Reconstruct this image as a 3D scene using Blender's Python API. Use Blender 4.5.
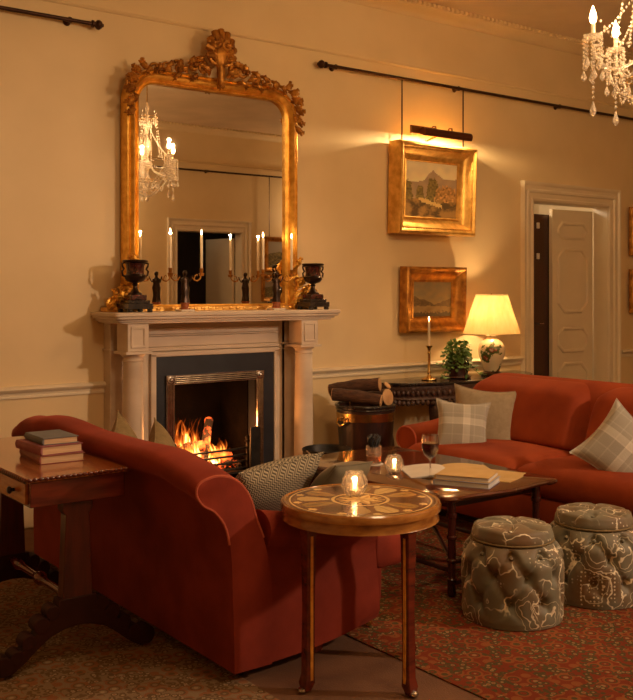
import bpy, bmesh, math, random
from math import sin, cos, pi, radians, sqrt, atan2
from mathutils import Vector, Matrix, Euler, noise
random.seed(7)
for o in list(bpy.data.objects): bpy.data.objects.remove(o)
scene = bpy.context.scene
COL = scene.collection

# ---------------------------------------------------------------- camera
YAW = math.atan(1285/960.0)          # angle between the view axis and the fireplace wall
cam_data = bpy.data.cameras.new('camera')
cam = bpy.data.objects.new('camera', cam_data); COL.objects.link(cam)
cam.location = (0, -5.77, 1.45)
cam.rotation_euler = (pi/2, 0, YAW - pi/2)
cam_data.sensor_fit = 'VERTICAL'
cam_data.sensor_height = 24.0
cam_data.lens = 24.0*960/700
cam_data.shift_y = -60/700.0
cam_data.shift_x = 0.0
cam_data.clip_start = 0.05
scene.camera = cam

# ---------------------------------------------------------------- world, big lights, exposure
world = bpy.data.worlds.new('night'); scene.world = world; world.use_nodes = True
world.node_tree.nodes['Background'].inputs[0].default_value = (0.9, 0.6, 0.35, 1)
world.node_tree.nodes['Background'].inputs[1].default_value = 0.005
vs = scene.view_settings
scene.display_settings.display_device = 'sRGB'
vs.view_transform = 'Standard'; vs.look = 'None'; vs.gamma = 1.0; vs.use_curve_mapping = False
vs.exposure = 0.6

def lamp(name, kind, loc, power, color, size=0.1, rot=None, size_y=None, spot=None, blend=0.3):
    l = bpy.data.lights.new(name, kind); l.energy = power; l.color = color
    if kind == 'AREA':
        l.size = size
        if size_y: l.shape = 'RECTANGLE'; l.size_y = size_y
    else: l.shadow_soft_size = size
    if kind == 'SPOT': l.spot_size = spot or 1.5; l.spot_blend = blend
    o = bpy.data.objects.new(name, l); COL.objects.link(o); o.location = loc
    if rot is not None: o.rotation_euler = rot
    return o
def aim(o, p):
    o.rotation_euler = (Vector(p)-o.location).to_track_quat('-Z', 'Y').to_euler()
WARM = (1.0, 0.64, 0.32)
# added fill light with no fixture at the left of the room, and unseen lights by the wall behind the camera
l = lamp('room_fill', 'POINT', (2.3, -4.3, 3.15), 44, (1.0, 0.70, 0.39), 0.30)
l = lamp('far_wall_light', 'SPOT', (5.3, -5.75, 2.65), 230, (1.0, 0.72, 0.50), 0.10, spot=1.5, blend=0.6); aim(l, (3.0, -2.9, 0.3))
lamp('far_wall_glow', 'POINT', (5.2, -5.95, 2.6), 9, (1.0, 0.68, 0.38), 0.05); lamp('far_wall_glow', 'POINT', (8.8, -5.9, 2.6), 14, (1.0, 0.68, 0.38), 0.05)

# ---------------------------------------------------------------- mesh helper
class M:
    def __init__(s): s.v = []; s.f = []; s.c = None
    def add(s, verts, faces, mat=None):
        b = len(s.v)
        if mat is not None: verts = [mat @ Vector(p) for p in verts]
        s.v += [tuple(p) for p in verts]; s.f += [tuple(b+i for i in f) for f in faces]; return s
    def box(s, x0, x1, y0, y1, z0, z1, mat=None):
        v = [(x0,y0,z0),(x1,y0,z0),(x1,y1,z0),(x0,y1,z0),(x0,y0,z1),(x1,y0,z1),(x1,y1,z1),(x0,y1,z1)]
        return s.add(v, [(0,3,2,1),(4,5,6,7),(0,1,5,4),(1,2,6,5),(2,3,7,6),(3,0,4,7)], mat)
    def cbox(s, c, d, mat=None):
        return s.box(c[0]-d[0]/2,c[0]+d[0]/2,c[1]-d[1]/2,c[1]+d[1]/2,c[2]-d[2]/2,c[2]+d[2]/2,mat)
    def loft(s, rings, closed=True, cap=True, mat=None, loop=False):
        n = len(rings[0]); v = [p for r in rings for p in r]; f = []
        R = len(rings)
        for i in range(R if loop else R-1):
            a = i*n; b = ((i+1) % R)*n
            for j in range(n if closed else n-1):
                k = (j+1) % n
                f.append((a+j, a+k, b+k, b+j))
        if cap and closed and not loop:
            f.append(tuple(range(n-1, -1, -1))); f.append(tuple((R-1)*n+i for i in range(n)))
        return s.add(v, f, mat)
    def lathe(s, prof, n=24, c=(0,0,0), mat=None, sx=1, sy=1):
        rings = [[(c[0]+max(r,1e-4)*cos(2*pi*j/n)*sx, c[1]+max(r,1e-4)*sin(2*pi*j/n)*sy, c[2]+z) for j in range(n)] for r, z in prof]
        return s.loft(rings, True, True, mat)
    def tube(s, pts, r, n=8, cap=True, mat=None, flat=1.0, up=None):
        pts = [Vector(p) for p in pts]; N = len(pts)
        rr = r if isinstance(r, (list, tuple)) else [r]*N
        rings = []; prev = None
        for i, p in enumerate(pts):
            t = (pts[min(i+1,N-1)] - pts[max(i-1,0)])
            if t.length < 1e-9: t = Vector((0,0,1))
            t.normalize()
            if prev is None:
                u = Vector(up) if up else (Vector((0,0,1)) if abs(t.z) < .9 else Vector((1,0,0)))
            else: u = prev
            u = (u - t*u.dot(t)); 
            if u.length < 1e-6: u = t.orthogonal()
            u.normalize(); w = t.cross(u); prev = u
            rings.append([tuple(p + u*rr[i]*cos(2*pi*j/n)*flat + w*rr[i]*sin(2*pi*j/n)) for j in range(n)])
        return s.loft(rings, True, cap, mat)
    def ball(s, c, r, n=12, m=8, mat=None):
        if not isinstance(r, (tuple, list)): r = (r, r, r)
        rings = []
        for i in range(m+1):
            a = -pi/2 + pi*i/m; k = max(cos(a), 1e-3)
            rings.append([(c[0]+r[0]*k*cos(2*pi*j/n), c[1]+r[1]*k*sin(2*pi*j/n), c[2]+r[2]*sin(a)) for j in range(n)])
        return s.loft(rings, True, True, mat)
    def prism(s, poly, d0, d1, axis='y', mat=None):
        def P(a, b, d): return {'y': (a, d, b), 'x': (d, a, b), 'z': (a, b, d)}[axis]
        n = len(poly)
        v = [P(a, b, d0) for a, b in poly] + [P(a, b, d1) for a, b in poly]
        f = [tuple(range(n)), tuple(range(2*n-1, n-1, -1))] + [(i, (i+1) % n, n+(i+1) % n, n+i) for i in range(n)]
        return s.add(v, f, mat)
    def extr(s, prof, axis, a, b):      # profile swept along an axis. axis x: prof=(y,z); axis y: prof=(x,z)
        return s.prism(prof, a, b, axis)
    def frame(s, path, prof, mat=None):
        # path: closed list of (x,z); prof: closed list of (offset outward, y). mitred sweep in the XZ plane
        n = len(path); rings = []
        area = sum(path[i][0]*path[(i+1)%n][1]-path[(i+1)%n][0]*path[i][1] for i in range(n))
        sg = 1 if area > 0 else -1
        for i in range(n):
            p0 = Vector(path[i-1]); p1 = Vector(path[i]); p2 = Vector(path[(i+1) % n])
            d1 = (p1-p0).normalized(); d2 = (p2-p1).normalized()
            n1 = Vector((d1.y, -d1.x))*sg; n2 = Vector((d2.y, -d2.x))*sg
            m = (n1+n2).normalized(); k = 1/max(m.dot(n1), .3)
            rings.append([(p1.x+m.x*o*k, y, p1.y+m.y*o*k) for o, y in prof])
        return s.loft(rings, True, False, mat, loop=True)
    def build(s, name, mat, parent=None, loc=None, rot=None, smooth=35, bevel=0, seg=2, sub=0, label=None, recalc=True):
        me = bpy.data.meshes.new(name); me.from_pydata(s.v, [], s.f); me.update()
        if recalc:
            bm = bmesh.new(); bm.from_mesh(me); bmesh.ops.recalc_face_normals(bm, faces=bm.faces); bm.to_mesh(me); bm.free()
        if s.c is not None:
            ca = me.color_attributes.new('Col', 'FLOAT_COLOR', 'CORNER')
            for poly in me.polygons:
                c = s.c[poly.index]
                for li in poly.loop_indices: ca.data[li].color = (*c, 1)
        o = bpy.data.objects.new(name, me); COL.objects.link(o)
        if mat: me.materials.append(mat)
        if smooth:
            me.shade_smooth(); me.set_sharp_from_angle(angle=radians(smooth))
        if loc: o.location = loc
        if rot: o.rotation_euler = rot
        if parent: o.parent = parent
        if bevel:
            b = o.modifiers.new('bevel', 'BEVEL'); b.width = bevel; b.segments = seg; b.limit_method = 'ANGLE'; b.angle_limit = radians(40)
            if bevel and smooth: b.harden_normals = False
        if sub:
            b = o.modifiers.new('sub', 'SUBSURF'); b.levels = sub; b.render_levels = sub
        if label: o['label'] = label
        return o

def empty(name, label, cat, loc=(0,0,0), rz=0, group=None, rot=None):
    o = bpy.data.objects.new(name, None); COL.objects.link(o); o.empty_display_size = .05
    o.location = loc; o.rotation_euler = rot if rot else (0,0,rz)
    o['label'] = label; o['category'] = cat
    if group: o['group'] = group
    return o
def tag(o, label, cat, group=None):
    o['label'] = label; o['category'] = cat
    if group: o['group'] = group
    return o
def structure(o): o['kind'] = 'structure'; return o
def kids(o): return [c for c in bpy.data.objects if c.parent == o]
def dup(root, loc, rz=None, label=None, group=None, rot=None, scale=None):
    def cp(o, par):
        c = o.copy(); COL.objects.link(c)
        if par: c.parent = par
        for ch in kids(o): cp(ch, c)
        return c
    r = cp(root, None); r.location = loc
    if rz is not None: r.rotation_euler = (0,0,rz)
    if rot is not None: r.rotation_euler = rot
    if scale: r.scale = (scale,)*3 if not isinstance(scale, tuple) else scale
    if label: r['label'] = label
    if group: r['group'] = group
    return r

def spline(P, k=4):
    """closed Catmull-Rom through 3D points"""
    out = []; n = len(P); P = [Vector(p) for p in P]
    for i in range(n):
        a, b, c, d = P[i-1], P[i], P[(i+1) % n], P[(i+2) % n]
        if (c-b).length > .16: out += [b.lerp(c, j/k) for j in range(k)]; continue
        for j in range(k):
            t = j/k
            out.append(.5*((2*b)+(c-a)*t+(2*a-5*b+4*c-d)*t*t+(3*b-a-3*c+d)*t**3))
    return [tuple(p) for p in out]
# ---------------------------------------------------------------- materials
MATS = {}
def newmat(name):
    m = bpy.data.materials.new(name); m.use_nodes = True; MATS[name] = m
    nt = m.node_tree; return m, nt, nt.nodes['Principled BSDF']
def N(nt, t, **kw):
    n = nt.nodes.new(t)
    for k, v in kw.items():
        if k.startswith('i_'): n.inputs[k[2:].replace('_', ' ')].default_value = v
        else: setattr(n, k, v)
    return n
def ramp(nt, stops, interp='LINEAR'):
    r = nt.nodes.new('ShaderNodeValToRGB'); r.color_ramp.interpolation = interp
    e = r.color_ramp.elements
    while len(e) < len(stops): e.new(0.5)
    for i, (p, c) in enumerate(stops):
        e[i].position = p; e[i].color = (*c, 1) if len(c) == 3 else c
    return r
def coords(nt, scale=(1,1,1), which='Object', rot=(0,0,0)):
    tc = nt.nodes.new('ShaderNodeTexCoord'); mp = nt.nodes.new('ShaderNodeMapping')
    mp.inputs['Scale'].default_value = scale; mp.inputs['Rotation'].default_value = rot
    nt.links.new(tc.outputs[which], mp.inputs[0]); return mp.outputs[0]
def bump(nt, bsdf, fac, strength, dist=0.01):
    b = nt.nodes.new('ShaderNodeBump'); b.inputs['Strength'].default_value = strength; b.inputs['Distance'].default_value = dist
    nt.links.new(fac, b.inputs['Height']); nt.links.new(b.outputs[0], bsdf.inputs['Normal'])
def mat(name, c1, rough=.5, metal=0, c2=None, scale=8, stretch=(1,1,1), bmp=0, bscale=None, sheen=0, coat=0, spec=.5, detail=4, lo=.35, hi=.65):
    m, nt, b = newmat(name)
    b.inputs['Roughness'].default_value = rough; b.inputs['Metallic'].default_value = metal
    b.inputs['Specular IOR Level'].default_value = spec
    b.inputs['Coat Weight'].default_value = coat; b.inputs['Coat Roughness'].default_value = .12
    if sheen:
        b.inputs['Sheen Weight'].default_value = sheen; b.inputs['Sheen Roughness'].default_value = .4
        b.inputs['Sheen Tint'].default_value = (min(1,c1[0]*2.2+.2), min(1,c1[1]*2.2+.1), min(1,c1[2]*2.2+.08), 1)
    n = N(nt, 'ShaderNodeTexNoise'); n.inputs['Scale'].default_value = scale; n.inputs['Detail'].default_value = detail
    nt.links.new(coords(nt, stretch), n.inputs['Vector'])
    r = ramp(nt, [(lo, c1), (hi, c2 or tuple(x*.85 for x in c1))])
    nt.links.new(n.outputs['Fac'], r.inputs[0]); nt.links.new(r.outputs[0], b.inputs['Base Color'])
    if bmp:
        n2 = N(nt, 'ShaderNodeTexNoise'); n2.inputs['Scale'].default_value = bscale or scale*6; n2.inputs['Detail'].default_value = 3
        nt.links.new(coords(nt, stretch), n2.inputs['Vector']); bump(nt, b, n2.outputs['Fac'], bmp)
    return m
def colmat(name, rough=.5, coat=0, bmp=0):
    m, nt, b = newmat(name)
    a = N(nt, 'ShaderNodeVertexColor'); a.layer_name = 'Col'
    nt.links.new(a.outputs[0], b.inputs['Base Color']); b.inputs['Roughness'].default_value = rough
    b.inputs['Coat Weight'].default_value = coat; b.inputs['Coat Roughness'].default_value = .1
    if bmp:
        n2 = N(nt, 'ShaderNodeTexNoise'); n2.inputs['Scale'].default_value = 90
        nt.links.new(coords(nt), n2.inputs['Vector']); bump(nt, b, n2.outputs['Fac'], bmp)
    return m
def emis(name, color, strength):
    m = bpy.data.materials.new(name); m.use_nodes = True; nt = m.node_tree; nt.nodes.clear()
    o = nt.nodes.new('ShaderNodeOutputMaterial'); e = nt.nodes.new('ShaderNodeEmission')
    e.inputs[0].default_value = (*color, 1); e.inputs[1].default_value = strength
    nt.links.new(e.outputs[0], o.inputs[0]); return m

WALL = mat('wall_paint', (.78,.605,.345), .6, c2=(.74,.57,.318), scale=2.5, bmp=.03, bscale=30)
CREAM = mat('cream_gloss_paint', (.80,.69,.50), .38, c2=(.76,.65,.47), scale=4)
CEIL = mat('ceiling_paint', (.70,.54,.35), .7, scale=2)
MARBLE = mat('pale_marble', (.68,.56,.43), .5, c2=(.56,.44,.33), scale=3, stretch=(1,1,2), detail=8)
SLATE = mat('slate', (.022,.025,.034), .35, c2=(.014,.016,.022), scale=6, bmp=.03)
STEEL = mat('polished_steel', (.55,.5,.45), .22, 1.0, c2=(.38,.34,.30), scale=20)
IRON = mat('cast_iron', (.015,.013,.012), .45, .6, c2=(.03,.025,.022), scale=20, bmp=.1)
RODM = mat('bronze_rod', (.045,.02,.012), .35, .7, c2=(.07,.03,.018), scale=20)
GOLD = mat('gilded_gesso', (.90,.53,.11), .33, .8, c2=(.68,.34,.055), scale=22, bmp=.25, bscale=60)
GOLDB = mat('bright_gilt', (.86,.52,.14), .36, .75, c2=(.62,.33,.07), scale=18, bmp=.2, bscale=70)
GOLDD = mat('worn_dark_gilt', (.62,.29,.05), .4, .7, c2=(.28,.11,.02), scale=15, bmp=.2, bscale=60)
BRASS = mat('brass', (.80,.55,.2), .25, 1.0, c2=(.6,.38,.12), scale=20)
BRONZE = mat('dark_bronze', (.03,.018,.012), .3, .75, c2=(.055,.03,.018), scale=25)
REDMARB = mat('red_black_marble', (.09,.02,.014), .15, c2=(.02,.008,.007), scale=25, coat=.5)
BLKMARB = mat('black_marble', (.015,.012,.012), .15, c2=(.03,.024,.022), scale=20, coat=.4)
WHMARB = mat('white_marble', (.75,.66,.52), .3, c2=(.6,.5,.4), scale=20)
VELVET = mat('rust_velvet', (.27,.038,.019), .8, c2=(.17,.021,.010), scale=4, sheen=.35, bmp=.06, bscale=120, spec=.2)
VELVETR = mat('deep_rust_velvet', (.30,.052,.012), .8, c2=(.20,.029,.007), scale=3, sheen=.12, bmp=.06, bscale=120, spec=.2)
PIPE = mat('rust_piping', (.48,.09,.04), .7, sheen=.5, scale=60)
MAHOG = mat('mahogany', (.16,.024,.010), .22, c2=(.075,.011,.006), scale=5, stretch=(1,6,6), coat=.6)
DARKM = mat('dull_dark_wood', (.045,.012,.007), .6, c2=(.03,.008,.005), scale=8, spec=.2)
MAHOGD = mat('dark_mahogany', (.06,.011,.007), .25, c2=(.03,.006,.004), scale=6, stretch=(5,5,1), coat=.5)
SATIN = mat('satinwood', (.52,.19,.035), .2, c2=(.34,.10,.018), scale=6, stretch=(8,1,8), coat=.6)
TABLETOPM = mat('polished_table_top', (.13,.035,.013), .12, c2=(.07,.018,.008), scale=3, stretch=(1.5,9,1), coat=.9)
OLDBROWN = mat('dark_carved_oak', (.05,.022,.014), .45, c2=(.10,.05,.033), scale=30, bmp=.8, bscale=45)
WAX = mat('wax', (.85,.72,.5), .45, scale=10)
SOOT = mat('soot', (.0035,.0025,.002), .95, c2=(.006,.004,.003), scale=12, bmp=.3, spec=.03)
BARK = mat('bark', (.10,.045,.022), .9, c2=(.05,.022,.012), scale=14, stretch=(1,1,4), bmp=.9, bscale=30)
CUT = mat('cut_wood', (.62,.36,.16), .7, c2=(.45,.23,.09), scale=12, bmp=.2)
LEATHER = mat('bucket_staves', (.045,.014,.009), .4, c2=(.02,.008,.006), scale=6, stretch=(6,6,.5), coat=.3)
PAGES = mat('book_pages', (.68,.48,.30), .8, c2=(.55,.36,.2), scale=6, stretch=(1,1,60))
FLOORM = None
def carpet(name, cols, s, rough=.95):
    m, nt, b = newmat(name); b.inputs['Roughness'].default_value = rough; b.inputs['Specular IOR Level'].default_value = .1
    L = nt.links; co = coords(nt, (s, s, s), rot=(0,0,.0))
    v = N(nt, 'ShaderNodeTexVoronoi'); v.inputs['Scale'].default_value = 1; v.inputs['Randomness'].default_value = .45
    L.new(co, v.inputs['Vector'])
    r1 = ramp(nt, [(0, cols[0]), (.17, cols[1]), (.30, cols[2]), (.40, cols[3]), (.55, cols[1])], 'CONSTANT'); L.new(v.outputs['Distance'], r1.inputs[0])
    ck = N(nt, 'ShaderNodeTexChecker'); ck.inputs['Scale'].default_value = .5; L.new(co, ck.inputs['Vector'])
    v2 = N(nt, 'ShaderNodeTexVoronoi'); v2.inputs['Scale'].default_value = 2.3; v2.inputs['Randomness'].default_value = .8; L.new(co, v2.inputs['Vector'])
    r2 = ramp(nt, [(0, cols[3]), (.2, cols[0]), (.34, cols[2]), (.6, cols[1])], 'CONSTANT'); L.new(v2.outputs['Distance'], r2.inputs[0])
    mx = N(nt, 'ShaderNodeMixRGB'); L.new(ck.outputs['Fac'], mx.inputs[0]); L.new(r1.outputs[0], mx.inputs[1]); L.new(r2.outputs[0], mx.inputs[2])
    n = N(nt, 'ShaderNodeTexNoise'); n.inputs['Scale'].default_value = 1.2; n.inputs['Detail'].default_value = 5; L.new(coords(nt), n.inputs['Vector'])
    r3 = ramp(nt, [(.3, (.68,.66,.64)), (.7, (1,1,1))]); L.new(n.outputs['Fac'], r3.inputs[0])
    mu = N(nt, 'ShaderNodeMixRGB', blend_type='MULTIPLY'); mu.inputs[0].default_value = 1
    L.new(mx.outputs[0], mu.inputs[1]); L.new(r3.outputs[0], mu.inputs[2]); L.new(mu.outputs[0], b.inputs['Base Color'])
    n2 = N(nt, 'ShaderNodeTexNoise'); n2.inputs['Scale'].default_value = 260; L.new(coords(nt), n2.inputs['Vector']); bump(nt, b, n2.outputs['Fac'], .5)
    return m
REDRUG = carpet('red_patterned_carpet', [(.32,.20,.09), (.21,.040,.017), (.09,.068,.026), (.28,.09,.03)], 17)
BEIGERUG = carpet('beige_patterned_rug', [(.50,.37,.22), (.34,.23,.13), (.20,.12,.06), (.36,.15,.07)], 18)
BORDER = mat('plain_brown_border', (.16,.07,.030), .9, c2=(.12,.05,.021), scale=5, bmp=.3, bscale=150)
FLOORB = mat('oak_boards', (.13,.05,.022), .35, c2=(.08,.03,.013), scale=4, stretch=(1,12,1))

def plaid(name, base, line, s=18):
    m, nt, b = newmat(name); L = nt.links; b.inputs['Roughness'].default_value = .9
    b.inputs['Sheen Weight'].default_value = .2
    co = coords(nt)
    sep = N(nt, 'ShaderNodeSeparateXYZ'); L.new(co, sep.inputs[0])
    outs = []
    for ax, k, wd in ((0, s, .22), (2, s, .22), (0, s*3, .12), (2, s*3, .12)):
        mu = N(nt, 'ShaderNodeMath', operation='MULTIPLY'); mu.inputs[1].default_value = k/2/pi*1.7; L.new(sep.outputs[ax], mu.inputs[0])
        fr = N(nt, 'ShaderNodeMath', operation='FRACT'); L.new(mu.outputs[0], fr.inputs[0])
        lt = N(nt, 'ShaderNodeMath', operation='LESS_THAN'); lt.inputs[1].default_value = wd; L.new(fr.outputs[0], lt.inputs[0])
        sc = N(nt, 'ShaderNodeMath', operation='MULTIPLY'); sc.inputs[1].default_value = .33 if k == s else .12; L.new(lt.outputs[0], sc.inputs[0])
        outs.append(sc.outputs[0])
    acc = outs[0]
    for o2 in outs[1:]:
        ad = N(nt, 'ShaderNodeMath', operation='ADD'); L.new(acc, ad.inputs[0]); L.new(o2, ad.inputs[1]); acc = ad.outputs[0]
    mx = N(nt, 'ShaderNodeMixRGB'); mx.inputs[1].default_value = (*base, 1); mx.inputs[2].default_value = (*line, 1); L.new(acc, mx.inputs[0])
    L.new(mx.outputs[0], b.inputs['Base Color'])
    n2 = N(nt, 'ShaderNodeTexNoise'); n2.inputs['Scale'].default_value = 150; L.new(co, n2.inputs['Vector']); bump(nt, b, n2.outputs['Fac'], .15)
    return m
PLAID = plaid('grey_plaid_wool', (.32,.29,.23), (.70,.64,.53))
OLIVEW = mat('khaki_wool', (.24,.17,.075), .9, c2=(.18,.125,.05), scale=40, sheen=.2, bmp=.2, bscale=150)
TAUPE = mat('taupe_wool', (.30,.23,.14), .9, c2=(.25,.19,.11), scale=30, sheen=.2, bmp=.2, bscale=150)
GREENV = mat('green_grey_velvet', (.17,.15,.095), .6, c2=(.11,.10,.06), scale=8, sheen=.6, bmp=.1)

def knit():
    m, nt, b = newmat('zigzag_weave'); L = nt.links; b.inputs['Roughness'].default_value = .9
    co = coords(nt, (1,1,1), rot=(0,.5,0))
    w = N(nt, 'ShaderNodeTexWave', wave_type='BANDS', bands_direction='X'); w.inputs['Scale'].default_value = 26; w.inputs['Distortion'].default_value = 0
    sep = N(nt, 'ShaderNodeSeparateXYZ'); L.new(co, sep.inputs[0])
    pp = N(nt, 'ShaderNodeMath', operation='PINGPONG'); pp.inputs[1].default_value = .012; L.new(sep.outputs[2], pp.inputs[0])
    ad = N(nt, 'ShaderNodeMath', operation='ADD'); L.new(sep.outputs[0], ad.inputs[0]); L.new(pp.outputs[0], ad.inputs[1])
    cb = N(nt, 'ShaderNodeCombineXYZ'); L.new(ad.outputs[0], cb.inputs[0]); L.new(cb.outputs[0], w.inputs['Vector'])
    r = ramp(nt, [(.35, (.09,.075,.05)), (.6, (.42,.36,.25))]); L.new(w.outputs['Fac'], r.inputs[0]); L.new(r.outputs[0], b.inputs['Base Color'])
    bump(nt, b, w.outputs['Fac'], .3)
    return m
KNIT = knit()

def ottomat():
    m, nt, b = newmat('paisley_velvet'); L = nt.links; b.inputs['Roughness'].default_value = .6
    b.inputs['Sheen Weight'].default_value = .35; b.inputs['Sheen Tint'].default_value = (.7,.62,.45,1)
    co = coords(nt)
    nz = N(nt, 'ShaderNodeTexNoise'); nz.inputs['Scale'].default_value = 7; nz.inputs['Detail'].default_value = 3; L.new(co, nz.inputs['Vector'])
    mxv = N(nt, 'ShaderNodeMixRGB', blend_type='LINEAR_LIGHT'); mxv.inputs[0].default_value = .11; L.new(co, mxv.inputs[1]); L.new(nz.outputs['Color'], mxv.inputs[2])
    v = N(nt, 'ShaderNodeTexVoronoi', feature='DISTANCE_TO_EDGE'); v.inputs['Scale'].default_value = 5.5; L.new(mxv.outputs[0], v.inputs['Vector'])
    lt = ramp(nt, [(0, (1,1,1)), (.010, (1,1,1)), (.024, (0,0,0))]); L.new(v.outputs['Distance'], lt.inputs[0])
    v2 = N(nt, 'ShaderNodeTexVoronoi'); v2.inputs['Scale'].default_value = 5.2; L.new(mxv.outputs[0], v2.inputs['Vector'])
    rg = ramp(nt, [(0,(0,0,0)), (.185,(0,0,0)), (.195,(.9,.9,.9)), (.205,(.9,.9,.9)), (.22,(0,0,0)), (.34,(0,0,0)), (.355,(.8,.8,.8)), (.37,(0,0,0))]); L.new(v2.outputs['Distance'], rg.inputs[0])
    v3 = N(nt, 'ShaderNodeTexVoronoi'); v3.inputs['Scale'].default_value = 55; v3.inputs['Randomness'].default_value = .2; L.new(co, v3.inputs['Vector'])
    dt = ramp(nt, [(0,(.8,.8,.8)), (.22,(.8,.8,.8)), (.3,(0,0,0))]); L.new(v3.outputs['Distance'], dt.inputs[0])
    msk = N(nt, 'ShaderNodeTexNoise'); msk.inputs['Scale'].default_value = 6; L.new(co, msk.inputs['Vector'])
    mr = ramp(nt, [(.56,(0,0,0)), (.58,(1,1,1))]); L.new(msk.outputs['Fac'], mr.inputs[0])
    dm = N(nt, 'ShaderNodeMixRGB', blend_type='MULTIPLY'); dm.inputs[0].default_value = 1; L.new(dt.outputs[0], dm.inputs[1]); L.new(mr.outputs[0], dm.inputs[2])
    a = N(nt, 'ShaderNodeMixRGB', blend_type='LIGHTEN'); a.inputs[0].default_value = 1; lm = N(nt, 'ShaderNodeMixRGB', blend_type='MULTIPLY'); lm.inputs[0].default_value = 1; L.new(lt.outputs[0], lm.inputs[1]); lr = ramp(nt, [(.44,(0,0,0)), (.52,(1,1,1))]); L.new(nz.outputs['Fac'], lr.inputs[0]); L.new(lr.outputs[0], lm.inputs[2]); L.new(lm.outputs[0], a.inputs[1]); L.new(rg.outputs[0], a.inputs[2])
    a2 = N(nt, 'ShaderNodeMixRGB', blend_type='LIGHTEN'); a2.inputs[0].default_value = 1; L.new(a.outputs[0], a2.inputs[1]); L.new(dm.outputs[0], a2.inputs[2])
    base = N(nt, 'ShaderNodeTexNoise'); base.inputs['Scale'].default_value = 5; base.inputs['Detail'].default_value = 4; L.new(co, base.inputs['Vector'])
    br = ramp(nt, [(.42,(.15,.14,.092)), (.66,(.15,.08,.03))]); L.new(base.outputs['Fac'], br.inputs[0])
    fin = N(nt, 'ShaderNodeMixRGB'); fin.inputs[2].default_value = (.80,.70,.50,1); L.new(a2.outputs[0], fin.inputs[0]); L.new(br.outputs[0], fin.inputs[1])
    L.new(fin.outputs[0], b.inputs['Base Color'])
    return m
OTTO = ottomat()

def glassm(name, color=(1,1,1), rough=.02, mixt=.35, ior=1.45):
    m, nt, b = newmat(name); L = nt.links
    b.inputs['Transmission Weight'].default_value = 1; b.inputs['Roughness'].default_value = rough
    b.inputs['Base Color'].default_value = (*color, 1); b.inputs['IOR'].default_value = ior
    if name == 'cut_glass': b.inputs['Transmission Weight'].default_value = .95
    if name == 'chandelier_crystal': b.inputs['Transmission Weight'].default_value = .72
    if mixt:
        out = nt.nodes['Material Output']; t = N(nt, 'ShaderNodeBsdfTransparent'); t.inputs[0].default_value = (*color, 1)
        mx = N(nt, 'ShaderNodeMixShader'); mx.inputs[0].default_value = mixt
        L.new(b.outputs[0], mx.inputs[1]); L.new(t.outputs[0], mx.inputs[2]); L.new(mx.outputs[0], out.inputs[0])
    return m
GLASS = glassm('clear_glass')
CUTG = glassm('cut_glass', (1,.97,.93), .03, .25, 1.55)
CRYSTAL = glassm('chandelier_crystal', (1,.93,.82), .08, .12, 1.6)
WINE = mat('red_wine', (.05,.003,.004), .08, coat=1)
WHISKY = glassm('amber_drink', (.75,.28,.05), .05, .1, 1.35)
m_, nt_, b_ = newmat('silvered_mirror'); b_.inputs['Base Color'].default_value = (.86,.83,.78,1); b_.inputs['Metallic'].default_value = 1; b_.inputs['Roughness'].default_value = .012
n_ = N(nt_, 'ShaderNodeTexNoise'); n_.inputs['Scale'].default_value = 5
r_ = ramp(nt_, [(.3,(.84,.80,.74)), (.7,(.88,.85,.80))]); nt_.links.new(n_.outputs[0], r_.inputs[0]); nt_.links.new(r_.outputs[0], b_.inputs['Base Color'])
MIRROR = m_

def shade():
    m, nt, b = newmat('pleated_silk_shade'); L = nt.links; out = nt.nodes['Material Output']
    d = N(nt, 'ShaderNodeBsdfDiffuse'); t = N(nt, 'ShaderNodeBsdfTranslucent')
    n = N(nt, 'ShaderNodeTexNoise'); n.inputs['Scale'].default_value = 30; L.new(coords(nt, (1,1,.05)), n.inputs['Vector'])
    r = ramp(nt, [(.3,(.90,.60,.24)), (.7,(.96,.70,.33))]); L.new(n.outputs[0], r.inputs[0])
    L.new(r.outputs[0], d.inputs[0]); L.new(r.outputs[0], t.inputs[0])
    mx = N(nt, 'ShaderNodeMixShader'); mx.inputs[0].default_value = .33
    L.new(d.outputs[0], mx.inputs[1]); L.new(t.outputs[0], mx.inputs[2]); L.new(mx.outputs[0], out.inputs[0]); return m
SHADE = shade()
FLAME = emis('candle_flame', (1.0, .58, .22), 26)
BULBF = emis('flame_bulb', (1.0, .62, .28), 30)
TEAL = emis('tealight_flame', (1.0, .55, .2), 14)

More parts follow.
